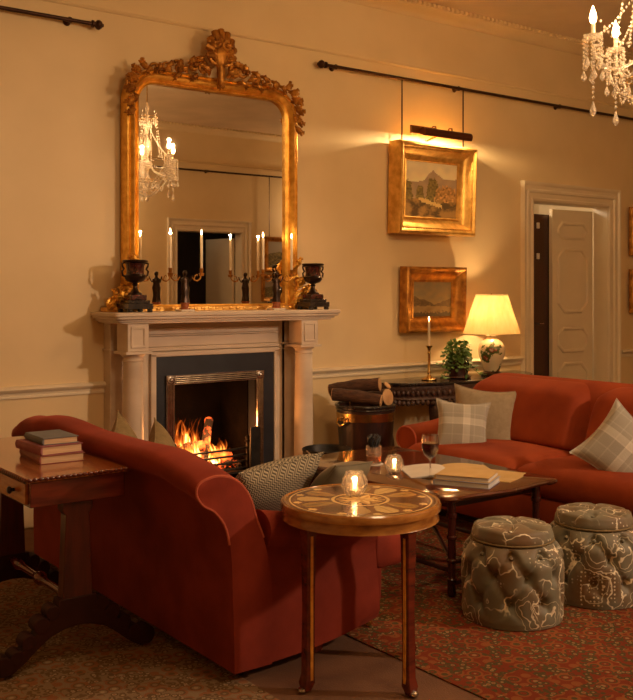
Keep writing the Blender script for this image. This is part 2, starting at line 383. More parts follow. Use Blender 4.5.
def firem():
    m = bpy.data.materials.new('fire'); m.use_nodes = True; nt = m.node_tree; nt.nodes.clear(); L = nt.links
    out = N(nt, 'ShaderNodeOutputMaterial'); e = N(nt, 'ShaderNodeEmission'); t = N(nt, 'ShaderNodeBsdfTransparent'); mx = N(nt, 'ShaderNodeMixShader')
    tc = N(nt, 'ShaderNodeTexCoord'); sep = N(nt, 'ShaderNodeSeparateXYZ'); L.new(tc.outputs['Generated'], sep.inputs[0])
    nz = N(nt, 'ShaderNodeTexNoise'); nz.inputs['Scale'].default_value = 9; nz.inputs['Detail'].default_value = 4; nz.inputs['Distortion'].default_value = 1.2
    mp = N(nt, 'ShaderNodeMapping'); mp.inputs['Scale'].default_value = (1.6,1,.55); L.new(tc.outputs['Object'], mp.inputs[0]); L.new(mp.outputs[0], nz.inputs['Vector'])
    su = N(nt, 'ShaderNodeMath', operation='MULTIPLY_ADD'); su.inputs[1].default_value = 1.5; su.inputs[2].default_value = -.28; L.new(nz.outputs['Fac'], su.inputs[0])
    s2 = N(nt, 'ShaderNodeMath', operation='MULTIPLY_ADD'); s2.inputs[1].default_value = -.62; L.new(sep.outputs[2], s2.inputs[0]); L.new(su.outputs[0], s2.inputs[2])
    r = ramp(nt, [(0,(.5,.03,.0)), (.18,(.9,.13,.01)), (.35,(1,.36,.05)), (.55,(1,.72,.28))]); L.new(s2.outputs[0], r.inputs[0]); L.new(r.outputs[0], e.inputs[0])
    st = ramp(nt, [(0,(.0,.0,.0)), (.2,(.10,.10,.10)), (.45,(.5,.5,.5)), (.6,(1,1,1))]); L.new(s2.outputs[0], st.inputs[0])
    mu = N(nt, 'ShaderNodeMath', operation='MULTIPLY'); mu.inputs[1].default_value = 9; L.new(st.outputs[0], mu.inputs[0]); L.new(mu.outputs[0], e.inputs[1])
    al = ramp(nt, [(0,(0,0,0)), (.10,(.12,.12,.12)), (.45,(.9,.9,.9))]); L.new(s2.outputs[0], al.inputs[0])
    L.new(al.outputs[0], mx.inputs[0]); L.new(t.outputs[0], mx.inputs[1]); L.new(e.outputs[0], mx.inputs[2]); L.new(mx.outputs[0], out.inputs[0]); return m
FIRE = firem()
def emberm():
    m, nt, b = newmat('glowing_embers'); L = nt.links; b.inputs['Roughness'].default_value = .9
    n = N(nt, 'ShaderNodeTexNoise'); n.inputs['Scale'].default_value = 12; n.inputs['Detail'].default_value = 5; L.new(coords(nt), n.inputs['Vector'])
    r = ramp(nt, [(.42,(.02,.012,.01)), (.7,(.05,.02,.012))]); L.new(n.outputs[0], r.inputs[0]); L.new(r.outputs[0], b.inputs['Base Color'])
    e = ramp(nt, [(.50,(0,0,0)), (.58,(.7,.07,.01)), (.72,(1,.28,.03))]); L.new(n.outputs[0], e.inputs[0]); L.new(e.outputs[0], b.inputs['Emission Color']); b.inputs['Emission Strength'].default_value = 2.2
    return m
EMBER = emberm()
LEAF = mat('ivy_leaf', (.07,.16,.025), .4, c2=(.16,.26,.05), scale=14)
STEM = mat('plant_stem', (.10,.12,.03), .6)
POTM = mat('glazed_dark_pot', (.07,.018,.012), .25, c2=(.03,.01,.008), scale=12, coat=.5)
COLM = colmat('painted_canvas', .45, .3, .1)
INLAY = colmat('marquetry', .22, .35)
GREY = mat('grey_book_cloth', (.16,.17,.19), .6, scale=20)
PINKB = mat('plum_book_cloth', (.34,.11,.13), .6, c2=(.26,.07,.09), scale=12)
BROWNB = mat('rose_brown_leather', (.30,.09,.07), .5, c2=(.22,.06,.045), scale=12)
WHPAPER = mat('white_paper', (.72,.68,.62), .5, scale=10)
YELP = mat('amber_lit_page', (.62,.42,.17), .5, c2=(.55,.36,.13), scale=7)  # amber reflected light put into the page and cover colour
BLUEC = mat('pale_blue_cover', (.40,.42,.50), .35, c2=(.30,.31,.38), scale=12)

# ================================================================ ROOM
ZC = 3.75
XL, XR = -1.6, 9.8
YB = -6.2
w = M()
w.box(XL, 3.03, 0, .45, -.02, ZC); w.box(3.03, 3.76, 0, .45, .91, ZC); w.box(3.76, 6.735, 0, .45, -.02, ZC); w.box(3.03, 3.76, .43, .45, -.02, .91)
structure(w.build('wall_front', WALL, smooth=0))
w = M(); w.box(6.735, 7.84, 0, .16, 2.255, ZC); w.box(7.84, XR+.2, 0, .16, -.02, ZC); structure(w.build('wall_front_right', WALL, smooth=0))
w = M(); w.box(XL, 6.44, YB-.16, YB, -.02, ZC); w.box(6.44, 7.50, YB-.16, YB, 2.28, ZC); w.box(7.50, XR+.2, YB-.16, YB, -.02, ZC)
structure(w.build('wall_back', WALL, smooth=0))
structure(M().box(XL-.16, XL, YB-.16, .45, -.02, ZC).build('wall_left', WALL, smooth=0))
structure(M().box(XR, XR+.16, YB-.16, .45, -.02, ZC).build('wall_right', WALL, smooth=0))
structure(M().box(XL-.16, XR+.3, YB-.2, .5, ZC, ZC+.12).build('ceiling', CEIL, smooth=0))
structure(M().box(XL-.16, XR+.3, YB-.2, .5, -.14, -.02).build('floor', FLOORB, smooth=0))
# passage beyond the open door and the dark room behind the other door
w = M(); w.box(6.2, 8.6, 1.5, 1.6, -.02, 2.7); w.box(6.1, 6.2, .45, 1.6, -.02, 2.7); w.box(8.6, 8.7, .16, 1.6, -.02, 2.7)
structure(w.build('wall_passage', CREAM, smooth=0))
structure(M().box(6.1, 8.7, .16, 1.6, 2.7, 2.8).build('ceiling_passage', CREAM, smooth=0))
structure(M().box(6.1, 8.7, .16, 1.6, -.14, -.02).build('floor_passage', FLOORB, smooth=0))
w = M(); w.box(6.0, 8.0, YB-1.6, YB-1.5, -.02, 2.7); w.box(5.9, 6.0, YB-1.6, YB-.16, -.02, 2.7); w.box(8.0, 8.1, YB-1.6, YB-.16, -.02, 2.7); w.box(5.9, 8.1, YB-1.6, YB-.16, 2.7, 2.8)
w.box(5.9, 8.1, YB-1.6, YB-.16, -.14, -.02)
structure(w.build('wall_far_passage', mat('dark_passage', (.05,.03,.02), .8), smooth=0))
lamp('passage_light', 'POINT', (7.0, .9, 2.5), 14, (1.0, .78, .55), .12)

# mouldings: dado rail, picture moulding, cornice, skirting on front and back walls
def dado(name, x0, x1, y, s):
    p = [(y, .79), (y-s*.014, .79), (y-s*.014, .802), (y-s*.010, .806), (y-s*.014, .822), (y-s*.034, .832), (y-s*.042, .845), (y-s*.034, .856), (y-s*.02, .862), (y, .864)]
    structure(M().extr(p, 'x', x0, x1).build(name, CREAM))
    p = [(y, .0), (y-s*.022, .0), (y-s*.022, .11), (y-s*.014, .125), (y-s*.008, .142), (y, .142)]
    structure(M().extr(p, 'x', x0, x1).build(name.replace('trim', 'baseboard'), CREAM))
dado('trim_1', XL, 2.62, 0, 1); dado('trim_2', 4.12, 6.60, 0, 1); dado('trim_3', 8.03, XR, 0, 1)
dado('trim_4', XL, 6.28, YB, -1); dado('trim_5', 7.68, XR, YB, -1)
def upper(i, y, s):
    p = [(y, 3.24), (y-s*.012, 3.24), (y-s*.018, 3.25), (y-s*.012, 3.262), (y, 3.266)]
    structure(M().extr(p, 'x', XL, XR).build('trim_%d' % i, WALL))
    p = [(y, 3.665), (y-s*.012, 3.665), (y-s*.018, 3.678), (y-s*.03, 3.69), (y-s*.05, 3.70), (y-s*.09, 3.715), (y-s*.115, 3.72), (y-s*.12, 3.728), (y-s*.12, ZC), (y, ZC)]
    structure(M().extr(p, 'x', XL, XR).build('cornice_%d' % i, WALL))
    d = M(); x = XL
    while x < XR:
        d.box(x, x+.028, min(y-s*.12, y-s*.155), max(y-s*.12, y-s*.155), ZC-.024, ZC); x += .052
    structure(d.build('trim_%d' % (i+1), WALL, smooth=0))
upper(6, 0, 1); upper(8, YB, -1)

# door casings
CP = [(a*1.12, b) for a, b in [(0, 0), (0, -.022), (.018, -.026), (.028, -.016), (.06, -.018), (.07, -.03), (.085, -.032), (.095, -.022), (.12, -.024), (.135, -.042), (.15, -.046), (.155, 0)]]
def casing(name, x0, x1, zt, y, s, jd):
    prof = [(o, y+s*d) for o, d in CP]
    rings = []
    for (px, pz, dx, dz) in ((x0, 0, -1, 0), (x0, zt, -1, 1), (x1, zt, 1, 1), (x1, 0, 1, 0)):
        rings.append([(px+dx*o*.88, yy, pz+dz*o) for o, yy in prof])
    m = M().loft(rings, True, True)
    a, b = (y, y+s*jd) if s > 0 else (y+s*jd, y)
    m.box(x0-.01, x0+.006, a, b, 0, zt); m.box(x1-.006, x1+.01, a, b, 0, zt); m.box(x0, x1, a, b, zt-.006, zt+.01)
    structure(m.build(name, CREAM))
casing('trim_10', 6.735, 7.84, 2.255, 0, 1, .16)
casing('trim_11', 6.44, 7.50, 2.28, YB, -1, .16)

WHPLATE = mat('white_glint_plate', (.8,.75,.65), .3, scale=20)  # white stands for the glints on the brass plates
def octo(x0, x1, z0, z1, c):
    return [(x0+c,z0),(x1-c,z0),(x1,z0+c),(x1,z1-c),(x1-c,z1),(x0+c,z1),(x0,z1-c),(x0,z0+c)]
def panel_door(name, W, H, mt, loc, rz, panels, label_knob=True):
    root = bpy.data.objects.new(name, None); COL.objects.link(root); root.location = loc; root.rotation_euler = (0,0,rz); structure(root)
    M().box(-W, 0, 0, .045, 0, H).build('door_leaf', mt, root, smooth=0, bevel=.003)
    for (a, b, c, d, k) in panels:
        prof = [(-.03,0),(-.03,-.004),(-.022,-.014),(-.010,-.017),(0,-.012),(.006,0)]
        M().frame(octo(a, b, c, d, k), prof).build('panel_moulding', mt, root)
    return root
pd = panel_door('door_1', .56, 2.21, CREAM, (7.83, .17, 0.01), radians(-4),
    [(-.56,-.10,2.0-.0,2.12,.05)]*0 + [(-.49,-.07,1.93,2.09,.06), (-.49,-.07,1.22,1.84,.09), (-.49,-.07,.84,1.08,.07), (-.49,-.07,.18,.74,.09)])
dd = panel_door('door_2', .58, 2.16, MAHOGD, (7.38, .26, 0.01), radians(0), [])
for z in (2.05, 1.76):
    M().box(-.28, -.245, -.014, 0, z-.028, z+.028, Matrix.Translation((0,0,0))).build('latch_plate', WHPLATE, dd, bevel=.004, rot=None, label='brass plate coloured white as its glint')
M().tube([(-.28,-.0,1.12),(-.28,-.04,1.12),(-.23,-.045,1.12)], .009).build('door_handle', STEEL, dd, label='metal handle')
d3 = panel_door('door_3', .60, 2.2, CREAM, (7.49, YB-.17, 0.01), radians(80), [(-.5,-.1,1.2,2.0,.08), (-.5,-.1,.2,1.0,.08)])
lamp('far_passage_light', 'POINT', (7.0, YB-.5, 2.5), 1.0, (1.0, .75, .5), .1)

# carpets
structure(M().box(-1.55, 9.7, YB+.03, -.02, -.02, -.006).build('floor_carpet', BORDER, smooth=0))
def rug(name, x0, x1, y0, y1, mt, label, z=0.0):
    o = M().box(x0, x1, y0, y1, -.006, z).build(name, mt, smooth=0, bevel=.003); tag(o, label, 'rug'); return o
rug('patterned_rug', -1.3, 1.93, -3.6, -.7, BEIGERUG, 'beige patterned rug under the mahogany side table at the left')
rug('patterned_rug', 2.52, 7.2, -4.6, -.95, REDRUG, 'red and olive patterned rug under the coffee table and the two footstools')
# ================================================================ FIREPLACE
fp = empty('chimneypiece', 'pale marble chimneypiece with two round columns around the lit fire', 'fireplace', (3.33, 0, 0))
def fx(m, name, mt, **k): return m.build(name, mt, fp, **k)
X0 = 3.33
m = M()   # shelf with stepped mouldings and rounded corners
def slab(hw, d, z0, z1, r=.03):
    pts = [(-hw, 0), (-hw, -d+r)] + [(-hw+r-r*cos(a), -d+r-r*sin(a)) for a in (pi/8, pi/4, 3*pi/8, pi/2)] + [(hw-r+r*sin(a), -d+r-r*cos(a)) for a in (0, pi/8, pi/4, 3*pi/8, pi/2)] + [(hw, 0)]
    m.prism(pts, z0, z1, 'z')
slab(.875, .375, 1.285, 1.31); slab(.865, .365, 1.268, 1.285); slab(.845, .345, 1.252, 1.268); slab(.825, .335, 1.24, 1.252)
m.v = [(x+.055, y, z) for x, y, z in m.v]
fx(m, 'mantel_shelf', MARBLE, bevel=.004)
m = M(); m.box(-.62, .62, -.10, 0, 1.03, 1.24); m.box(-.62, -.415, -.10, 0, 0, 1.03); m.box(.515, .62, -.10, 0, 0, 1.03)
fx(m, 'frieze_panel', MARBLE, bevel=.003)
m = M()
for z0, z1, d in ((1.05,1.065,.128), (1.065,1.075,.118), (1.078,1.145,.112), (1.148,1.158,.118), (1.16,1.185,.112), (1.185,1.20,.125)): m.box(-.50, .555, -d, -.09, z0, z1)
fx(m, 'frieze_moulding', MARBLE, bevel=.002)
m = M(); m.box(-.455, -.415, -.125, -.1, 0, 1.03); m.box(.515, .555, -.125, -.1, 0, 1.03); m.box(-.455, .555, -.125, -.1, 1.01, 1.045)
fx(m, 'inner_slip', MARBLE, bevel=.006)
for s, xc in ((-1, -.645), (1, .68)):
    m = M(); m.box(xc-.085, xc+.085, -.10, 0, 0, 1.24); m.box(xc-.095, xc+.095, -.115, 0, 1.06, 1.075); m.box(xc-.10, xc+.10, -.12, 0, 0, .14)
    fx(m, 'back_pilaster', MARBLE, bevel=.003)
    m = M().lathe([(.088,0),(.088,.05),(.078,.06),(.082,.085),(.066,.10),(.068,.13),(.066,.5),(.060,1.0)], 32, (xc, -.25, .10)); m.box(xc-.095, xc+.095, -.345, -.155, 0, .10)
    fx(m, 'column', MARBLE)
    m = M().lathe([(.060,0),(.066,.004),(.066,.012),(.060,.016),(.062,.03),(.078,.045),(.082,.052)], 32, (xc, -.25, 1.0)); m.box(xc-.09, xc+.09, -.342, -.16, 1.05, 1.066)
    fx(m, 'capital', MARBLE)
    m = M(); m.box(xc-.072, xc+.072, -.325, -.17, 1.066, 1.24)
    blk = fx(m, 'corner_block', MARBLE, bevel=.004)
    m = M().frame([(xc-.045,1.095),(xc+.045,1.095),(xc+.045,1.215),(xc-.045,1.215)], [(-.008,-.325),(-.008,-.332),(.006,-.332),(.006,-.325)])
    o = m.build('block_panel', MARBLE, blk, bevel=.002)
fx(M().box(-.80, .84, -.36, -.0, -.006, .0+.012), 'plinth', MARBLE, smooth=0)

hs = M().box(2.55, 4.15, -.85, -.36, -.006, .02).build('hearth_slab', SLATE, smooth=0, bevel=.004); tag(hs, 'dark slate hearth slab on the floor before the fire', 'hearth')
ins = empty('register_grate', 'black slate panel with polished steel frame around the fire opening', 'fire surround', (3.33, -.1, 0))
m = M(); m.box(-.415, -.28, -.012, .092, .0, 1.01); m.box(.37, .515, -.012, .092, .0, 1.01); m.box(-.28, .37, -.012, .092, .86, 1.01)
m.build('slate_panel', SLATE, ins, smooth=0)
sx0, sx1, zt = -.345, .42, .885
for a, b in ((sx0, sx0+.062), (sx1-.062, sx1)):
    m = M()
    for k in range(4): 
        c = a+.012+k*.0127; m.tube([(c+0.0, -.028, 0), (c, -.028, .83)], .0075, 8)
    m.box(a, b, -.026, -.008, 0, .835)
    m.build('fluted_upright', STEEL, ins)
m = M()
for k in range(4): z = zt-.012-k*.0127; m.tube([(sx0+.062, -.028, z), (sx1-.062, -.028, z)], .0075, 8)
m.box(sx0+.06, sx1-.06, -.026, -.008, zt-.062, zt)
m.build('fluted_lintel', STEEL, ins)
for a in (sx0+.031, sx1-.031):
    m = M().box(a-.032, a+.032, -.034, -.008, zt-.063, zt+.001)
    c = m.build('corner_boss', STEEL, ins, bevel=.003)
    m = M(); rot = Matrix.Translation((a, -.034, zt-.031)) @ Matrix.Rotation(pi/2, 4, 'X')
    m.lathe([(.026,-.002),(.026,.006),(.020,.007),(.018,.002),(.012,.002),(.010,.012),(.001,.014)], 20, mat=rot); m.build('roundel', STEEL, c)
# firebox
m = M(); xa, xb = 3.06, 3.70
m.box(xa-.02, xa, .005, .42, 0, .9); m.box(xb, xb+.02, .005, .42, 0, .9); m.box(xa, xb, .38, .42, 0, .9); m.box(xa, xb, .005, .42, .87, .9); m.box(xa, xb, -.1, .42, -.01, .02)
fb = m.build('firebox', SOOT, smooth=0); tag(fb, 'sooty brick firebox recess behind the flames', 'firebox')
gr = empty('fire_grate', 'black iron fire grate holding the burning logs', 'grate', (3.36, .0, .02))
for k in range(4): M().tube([(-.29+.0, -.07-.02*sin(pi*0), .19+.045*k), (-.15, -.10, .19+.045*k), (.15, -.10, .19+.045*k), (.29, -.07, .19+.045*k)], .008, 8).build('grate_bar', IRON, gr)
M().box(-.28, .28, -.08, .26, .15, .165).build('grate_base', IRON, gr, smooth=0)
for x in (-.26, .26):
    for y in (-.07, .24): M().box(x-.012, x+.012, y-.012, y+.012, 0, .155).build('leg', IRON, gr)
for x in (-.29, .29): M().lathe([(.012,.13),(.012,.36),(.02,.37),(.012,.38),(.018,.40),(.0,.415)], 12, (x, -.075, 0)).build('corner_post', IRON, gr)
m = M().box(3.62, 3.70, -.165, -.15, .02, .50)
o = m.build('fire_guard_panel', IRON, bevel=.004); tag(o, 'small dark upright plate at the right side of the fire grate', 'fire guard')
def log(name, p0, p1, r, mt, label, group=None, cat='log', cut=None, bend=.01):
    p0 = Vector(p0); p1 = Vector(p1); pts = [p0.lerp(p1, i/6)+Vector((0,0,bend*sin(pi*i/6))) for i in range(7)]
    c = (p0+p1)/2
    pts = [p-c for p in pts]
    m = M().tube(pts, [r*(1+.06*sin(i*2.3)) for i in range(7)], 14, cap=False)
    o = m.build(name, mt, loc=c); tag(o, label, cat, group)
    for q, d in ((pts[0], pts[0]-pts[1]), (pts[-1], pts[-1]-pts[-2])):
        d = d.normalized(); mt2 = Matrix.Translation(q) @ d.to_track_quat('Z','Y').to_matrix().to_4x4()
        M().lathe([(r*.98,-.004),(r*.98,.003),(r*.9,.006),(0,.007)], 14, mat=mt2).build('cut_end', cut or CUT, o, label='pale sawn end' if not cut else None)
    return o
log('burning_log', (3.12,.05,.24), (3.45,.16,.31), .045, EMBER, 'charred glowing log lying at the front left of the fire', 'burning logs in the grate', cut=EMBER)
log('burning_log', (3.22,.16,.26), (3.58,.04,.25), .05, EMBER, 'charred glowing log crossing the middle of the fire', 'burning logs in the grate', cut=EMBER)
log('burning_log', (3.35,.02,.27), (3.50,.20,.52), .03, EMBER, 'charred log leaning upright in the middle of the fire', 'burning logs in the grate', cut=EMBER)
log('burning_log', (3.16,.10,.33), (3.36,.04,.37), .038, EMBER, 'topmost glowing log at the left of the fire', 'burning logs in the grate', cut=EMBER)
m = M()
for k in range(120):
    x = random.uniform(3.12, 3.62); y = random.uniform(-.03, .22); r = random.uniform(.015, .032)
    m.ball((x, y, .20+random.uniform(0,.05)), (r, r*random.uniform(.7,1.1), r*.7), 7, 5)
o = m.build('ember_bed', EMBER); o['kind'] = 'stuff'; tag(o, 'bed of glowing embers heaped in the grate', 'embers')
fl = empty('fire_flames', 'bright orange flames rising at the left of the fireplace', 'flames', (3.3, .05, .2))
def tongue(x, y, z, h, wd, ph):
    m = M(); rings = []
    for i in range(15):
        t = i/14; r = wd*(sin(pi*min(1,(t*.92+.08))**.62))*(1-t*.25)+.001
        ox = .022*sin(ph+t*5.5)*t*2; oy = .014*cos(ph*1.7+t*5)
        rings.append([(ox+r*cos(2*pi*j/16)*(1+.12*sin(3*j+t*7)), oy+.55*r*sin(2*pi*j/16), t*h) for j in range(16)])
    m.loft(rings); m.build('flame', FIRE, fl, loc=(x-3.3, y-.05, z-.2))
for a in ((3.16,.03,.24,.30,.05,0), (3.23,.0,.24,.42,.055,1.2), (3.30,.04,.26,.26,.05,2.2), (3.19,.08,.27,.36,.06,3.1), (3.27,.09,.26,.34,.07,4), (3.38,.06,.25,.17,.055,.6), (3.12,.03,.24,.16,.04,5), (3.46,.05,.24,.14,.05,2), (3.33,-.04,.15,.15,.028,1), (3.56,.06,.24,.12,.04,3), (3.22,.14,.26,.44,.075,.4), (3.34,.13,.26,.36,.07,2.8), (3.44,.14,.25,.26,.07,1.5), (3.55,.15,.25,.18,.06,4.4)):
    tongue(*a)
lamp('fire_glow', 'POINT', (3.26, -.02, .46), 12, (1.0, .36, .09), .07)
lamp('fire_glow', 'POINT', (3.45, .04, .40), 3, (1.0, .30, .07), .06)

# ================================================================ MIRROR
mi = empty('overmantel_mirror', 'tall arched-corner mirror in an ornate carved gilt frame on the mantel', 'mirror', (3.39, -.05, 1.31))
GX0, GX1, GZ0, GZ1, GR = -.58, .59, .04, 1.50, .13
def rrect(x0, x1, z0, z1, r):
    p = [(x0, z0), (x1, z0)]
    p += [(x1-r+r*cos(a), z1-r+r*sin(a)) for a in [pi/2*k/8 for k in range(9)]]
    p += [(x0+r-r*sin(a), z1-r+r*cos(a)) for a in [pi/2*k/8 for k in range(9)]]
    return p
M().prism(rrect(GX0-.02, GX1+.02, GZ0-.02, GZ1+.02, GR), .0, .012, 'y').build('mirror_glass', MIRROR, mi, smooth=0)
prof = [(-.004,.0),(-.004,-.02),(.008,-.026),(.016,-.018),(.024,-.022),(.036,-.05),(.050,-.062),(.064,-.052),(.070,-.04),(.078,-.048),(.088,-.044),(.096,-.02),(.10,.02),(.10,.03),(0,.03)]
M().frame(rrect(GX0, GX1, GZ0, GZ1, GR), prof).build('gilt_frame', GOLD, mi)
m = M().box(GX0-.24, GX1+.20, -.07, .03, 0, .030); 
for i in range(26): m.ball((GX0-.10+i*.0555, -.07, .018), (.02,.008,.012), 8, 5)
m.build('base_rail', GOLDB, mi, bevel=.004)
def cscroll(m, cx, cz, r, a0, a1, w, y=-.045, turns=.8, dirn=1):
    # C-scroll: arc with curled ends
    pts = []; rr = []
    n = 22
    for i in range(n+1):
        t = i/n; a = a0+(a1-a0)*t
        k = 1-.55*abs(2*t-1)**3
        pts.append((cx+r*k*cos(a), y-.018*sin(pi*t), cz+r*k*sin(a))); rr.append(w*(.5+.6*sin(pi*t)))
    m.tube(pts, rr, 8)
    m.ball(pts[0], w*.95, 8, 6); m.ball(pts[-1], w*.95, 8, 6)
def spiral(m, cx, cz, r, a0, turns, w, y=-.045, s=1):
    pts = []; rr = []; n = int(18*turns)+6
    for i in range(n+1):
        t = i/n; a = a0+s*turns*2*pi*t; k = r*(1-.85*t)
        pts.append((cx+k*cos(a), y-.03*t, cz+k*sin(a))); rr.append(w*(1-.45*t))
    m.tube(pts, rr, 8); m.ball(pts[-1], w*.9, 8, 6)
def leafy(m, x, z, ang, L, W, y=-.05, curl=.35):
    pts = []; rr = []
    for i in range(9):
        t = i/8; a = ang+curl*t*2
        pts.append((x+L*t*cos(a), y-.03*sin(pi*t), z+L*t*sin(a))); rr.append(max(.002, W*sin(pi*(t*.85+.12))))
    m.tube(pts, rr, 8, flat=.6, up=(0,1,0))
    for k in (-1, 1):
        for j in (2, 4, 6):
            t = j/8; a = ang+curl*t*2
            bx = x+L*t*cos(a); bz = z+L*t*sin(a)
            m.tube([(bx,y-.02,bz),(bx+W*.9*cos(a+k*1.0),y-.03,bz+W*.9*sin(a+k*1.0)),(bx+W*1.25*cos(a+k*.4),y-.022,bz+W*1.25*sin(a+k*.4))], [W*.6,W*.55,W*.3], 7)
# crest: pierced scrollwork rising to a shell cartouche
cxm = (GX0+GX1)/2; zt = GZ1+.10
for s in (-1, 1):
    m = M(); S = lambda x: cxm+s*x
    for (x, z, r, tn, w, a) in ((.13, .045, .055, 1.4, .018, 0), (.20, .055, .045, 1.2, .015, 2), (.31, .02, .045, 1.3, .014, 1), (.40, .02, .035, 1.2, .013, 3), (.48, -.005, .032, 1.2, .012, 0)):
        spiral(m, S(x), zt+z, r, a if s > 0 else pi-a, tn, w, s=s)
    for (x, z, a, L, W) in tuple((q0, q1, q2, q3*.75, q4*1.1) for q0, q1, q2, q3, q4 in ((.07,.0,1.2,.13,.02), (.11,.09,.5,.10,.018), (.17,.10,-.2,.12,.018), (.24,.0,.6,.10,.017), (.27,.07,-.3,.12,.016), (.34,.05,-.2,.12,.015), (.36,-.01,.4,.09,.014), (.43,.03,-.5,.11,.015), (.50,.0,-.3,.10,.014), (.05,.08,1.5,.10,.018), (.15,-.02,.1,.12,.014), (.28,-.025,.05,.12,.013))):
        ang = a if s > 0 else pi-a
        leafy(m, S(x), zt+z, ang, L, W, curl=.35*(-s))
    m.build('crest_scrollwork', GOLDD, mi)
    m = M()
    xe = GX1 if s > 0 else GX0
    for (dx, dz, a, L, W) in tuple((q0*.8, q1, q2, q3*.62, q4*1.15) for q0, q1, q2, q3, q4 in ((-.06,.085,.0,.12,.018), (.0,.07,-.6,.11,.02), (.04,.03,-1.0,.12,.021), (.075,-.03,-1.3,.12,.021), (.085,-.10,-1.6,.13,.02), (.075,-.17,-1.5,.13,.017), (.03,.0,-.3,.10,.018), (.06,-.09,-2.0,.09,.015))):
        leafy(m, xe+s*dx, GZ1+dz, a if s > 0 else pi-a, L, W, y=-.055, curl=.4*s)
    for (dx, dz, r) in ((.04,.05,.035), (.085,-.02,.035), (.07,-.12,.028)):
        spiral(m, xe+s*dx, GZ1+dz, r, 0, 1.2, .012, y=-.06, s=s)
    m.build('corner_carving', GOLDD, mi)
    m = M()                       # acanthus scroll feet at the bottom corners
    for (dx, dz, r, tn, w) in ((.09,.085,.07,1.5,.022), (.16,.05,.045,1.4,.017), (.05,.21,.05,1.4,.017), (.05,.03,.035,1.2,.014), (.215,.05,.035,1.2,.014), (.12,.13,.035,1.3,.013)):
        spiral(m, xe+s*dx, dz, r, .5, tn, w, y=-.07, s=-s)
    for (dx, dz, a, L, W) in tuple((q0, q1, q2, q3*.7, q4) for q0, q1, q2, q3, q4 in ((.05,.14,1.3,.18,.024), (.09,.12,1.0,.13,.020), (.14,.08,.5,.11,.02), (.02,.26,1.6,.16,.02), (.15,.02,.2,.09,.016), (.18,.05,.3,.09,.018), (.20,.09,1.9,.08,.014), (.06,.30,1.75,.12,.015), (.0,.04,.9,.13,.018))):
        leafy(m, xe+s*dx, dz, a if s > 0 else pi-a, L, W, y=-.075, curl=-.3*s)
    m.build('foot_scroll', GOLD, mi)
m = M()      # shell
for k in range(9):
    a = pi*(k+.0)/8; L = .125+.035*sin(a)
    m.tube([(cxm, -.06, zt+.13), (cxm+L*.6*cos(a), -.10, zt+.13+L*.75*sin(a)), (cxm+L*.85*cos(a), -.085, zt+.13+L*1.15*sin(a))], [.014,.028,.024], 8)
spiral(m, cxm-.055, zt+.12, .045, 0, 1.5, .017, y=-.08, s=-1); spiral(m, cxm+.055, zt+.12, .045, pi, 1.5, .017, y=-.08, s=1)
m.ball((cxm, -.085, zt+.13), (.06,.035,.085), 12, 8); spiral(m, cxm+.04, zt+.20, .05, 0, 1.3, .02, y=-.09, s=1); spiral(m, cxm-.05, zt+.21, .045, pi, 1.3, .018, y=-.09, s=-1)
m.tube([(cxm,-.05,zt-.08),(cxm,-.085,zt-.04),(cxm,-.09,zt+.02),(cxm,-.08,zt+.08)], [.008,.022,.03,.025], 10)
leafy(m, cxm, zt+.04, -1.57, .14, .022, y=-.07, curl=0)
m.build('crest_shell', GOLDD, mi)

# ================================================================ MANTEL ORNAMENTS
def urn(loc, label):
    r = empty('mantel_urn', label, 'urn', loc, group='urns at the ends of the mantel')
    m = M().box(-.085,.085,-.085,.085,.02,.055).box(-.07,.07,-.07,.07,.055,.075)
    for sx in (-1,1):
        for sy in (-1,1): m.lathe([(.016,0),(.02,.01),(.014,.022)], 10, (sx*.068, sy*.068, 0))
    m.build('plinth', BLKMARB, r, bevel=.003)
    M().box(-.055,.055,-.055,.055,.075,.11).build('pedestal_block', REDMARB, r, bevel=.006)
    M().lathe([(.045,.11),(.045,.118),(.026,.13),(.015,.15),(.013,.165),(.02,.172),(.014,.18),(.03,.19)], 24).build('stem', BRONZE, r)
    M().lathe([(.02,.185),(.05,.195),(.066,.215),(.068,.23),(.058,.24)], 28).build('gadrooned_cup', BRONZE, r)
    M().lathe([(.055,.238),(.054,.26),(.058,.295),(.068,.312)], 28).build('bowl', REDMARB, r)
    M().lathe([(.066,.308),(.078,.316),(.08,.325),(.072,.33),(.06,.326),(.055,.30),(.0,.298)], 28).build('rim', BRONZE, r)
    for s in (-1, 1):
        M().tube([(s*.062,0,.222),(s*.085,0,.232),(s*.09,0,.258),(s*.076,0,.272),(s*.088,0,.29),(s*.09,0,.306),(s*.072,0,.312)], .0065, 8).build('handle', BRONZE, r)
    return r
u1 = urn((2.705, -.24, 1.31), 'dark urn with two handles on the left end of the mantel shelf')
dup(u1, (4.10, -.24, 1.31), label='dark urn with two handles on the right end of the mantel shelf')

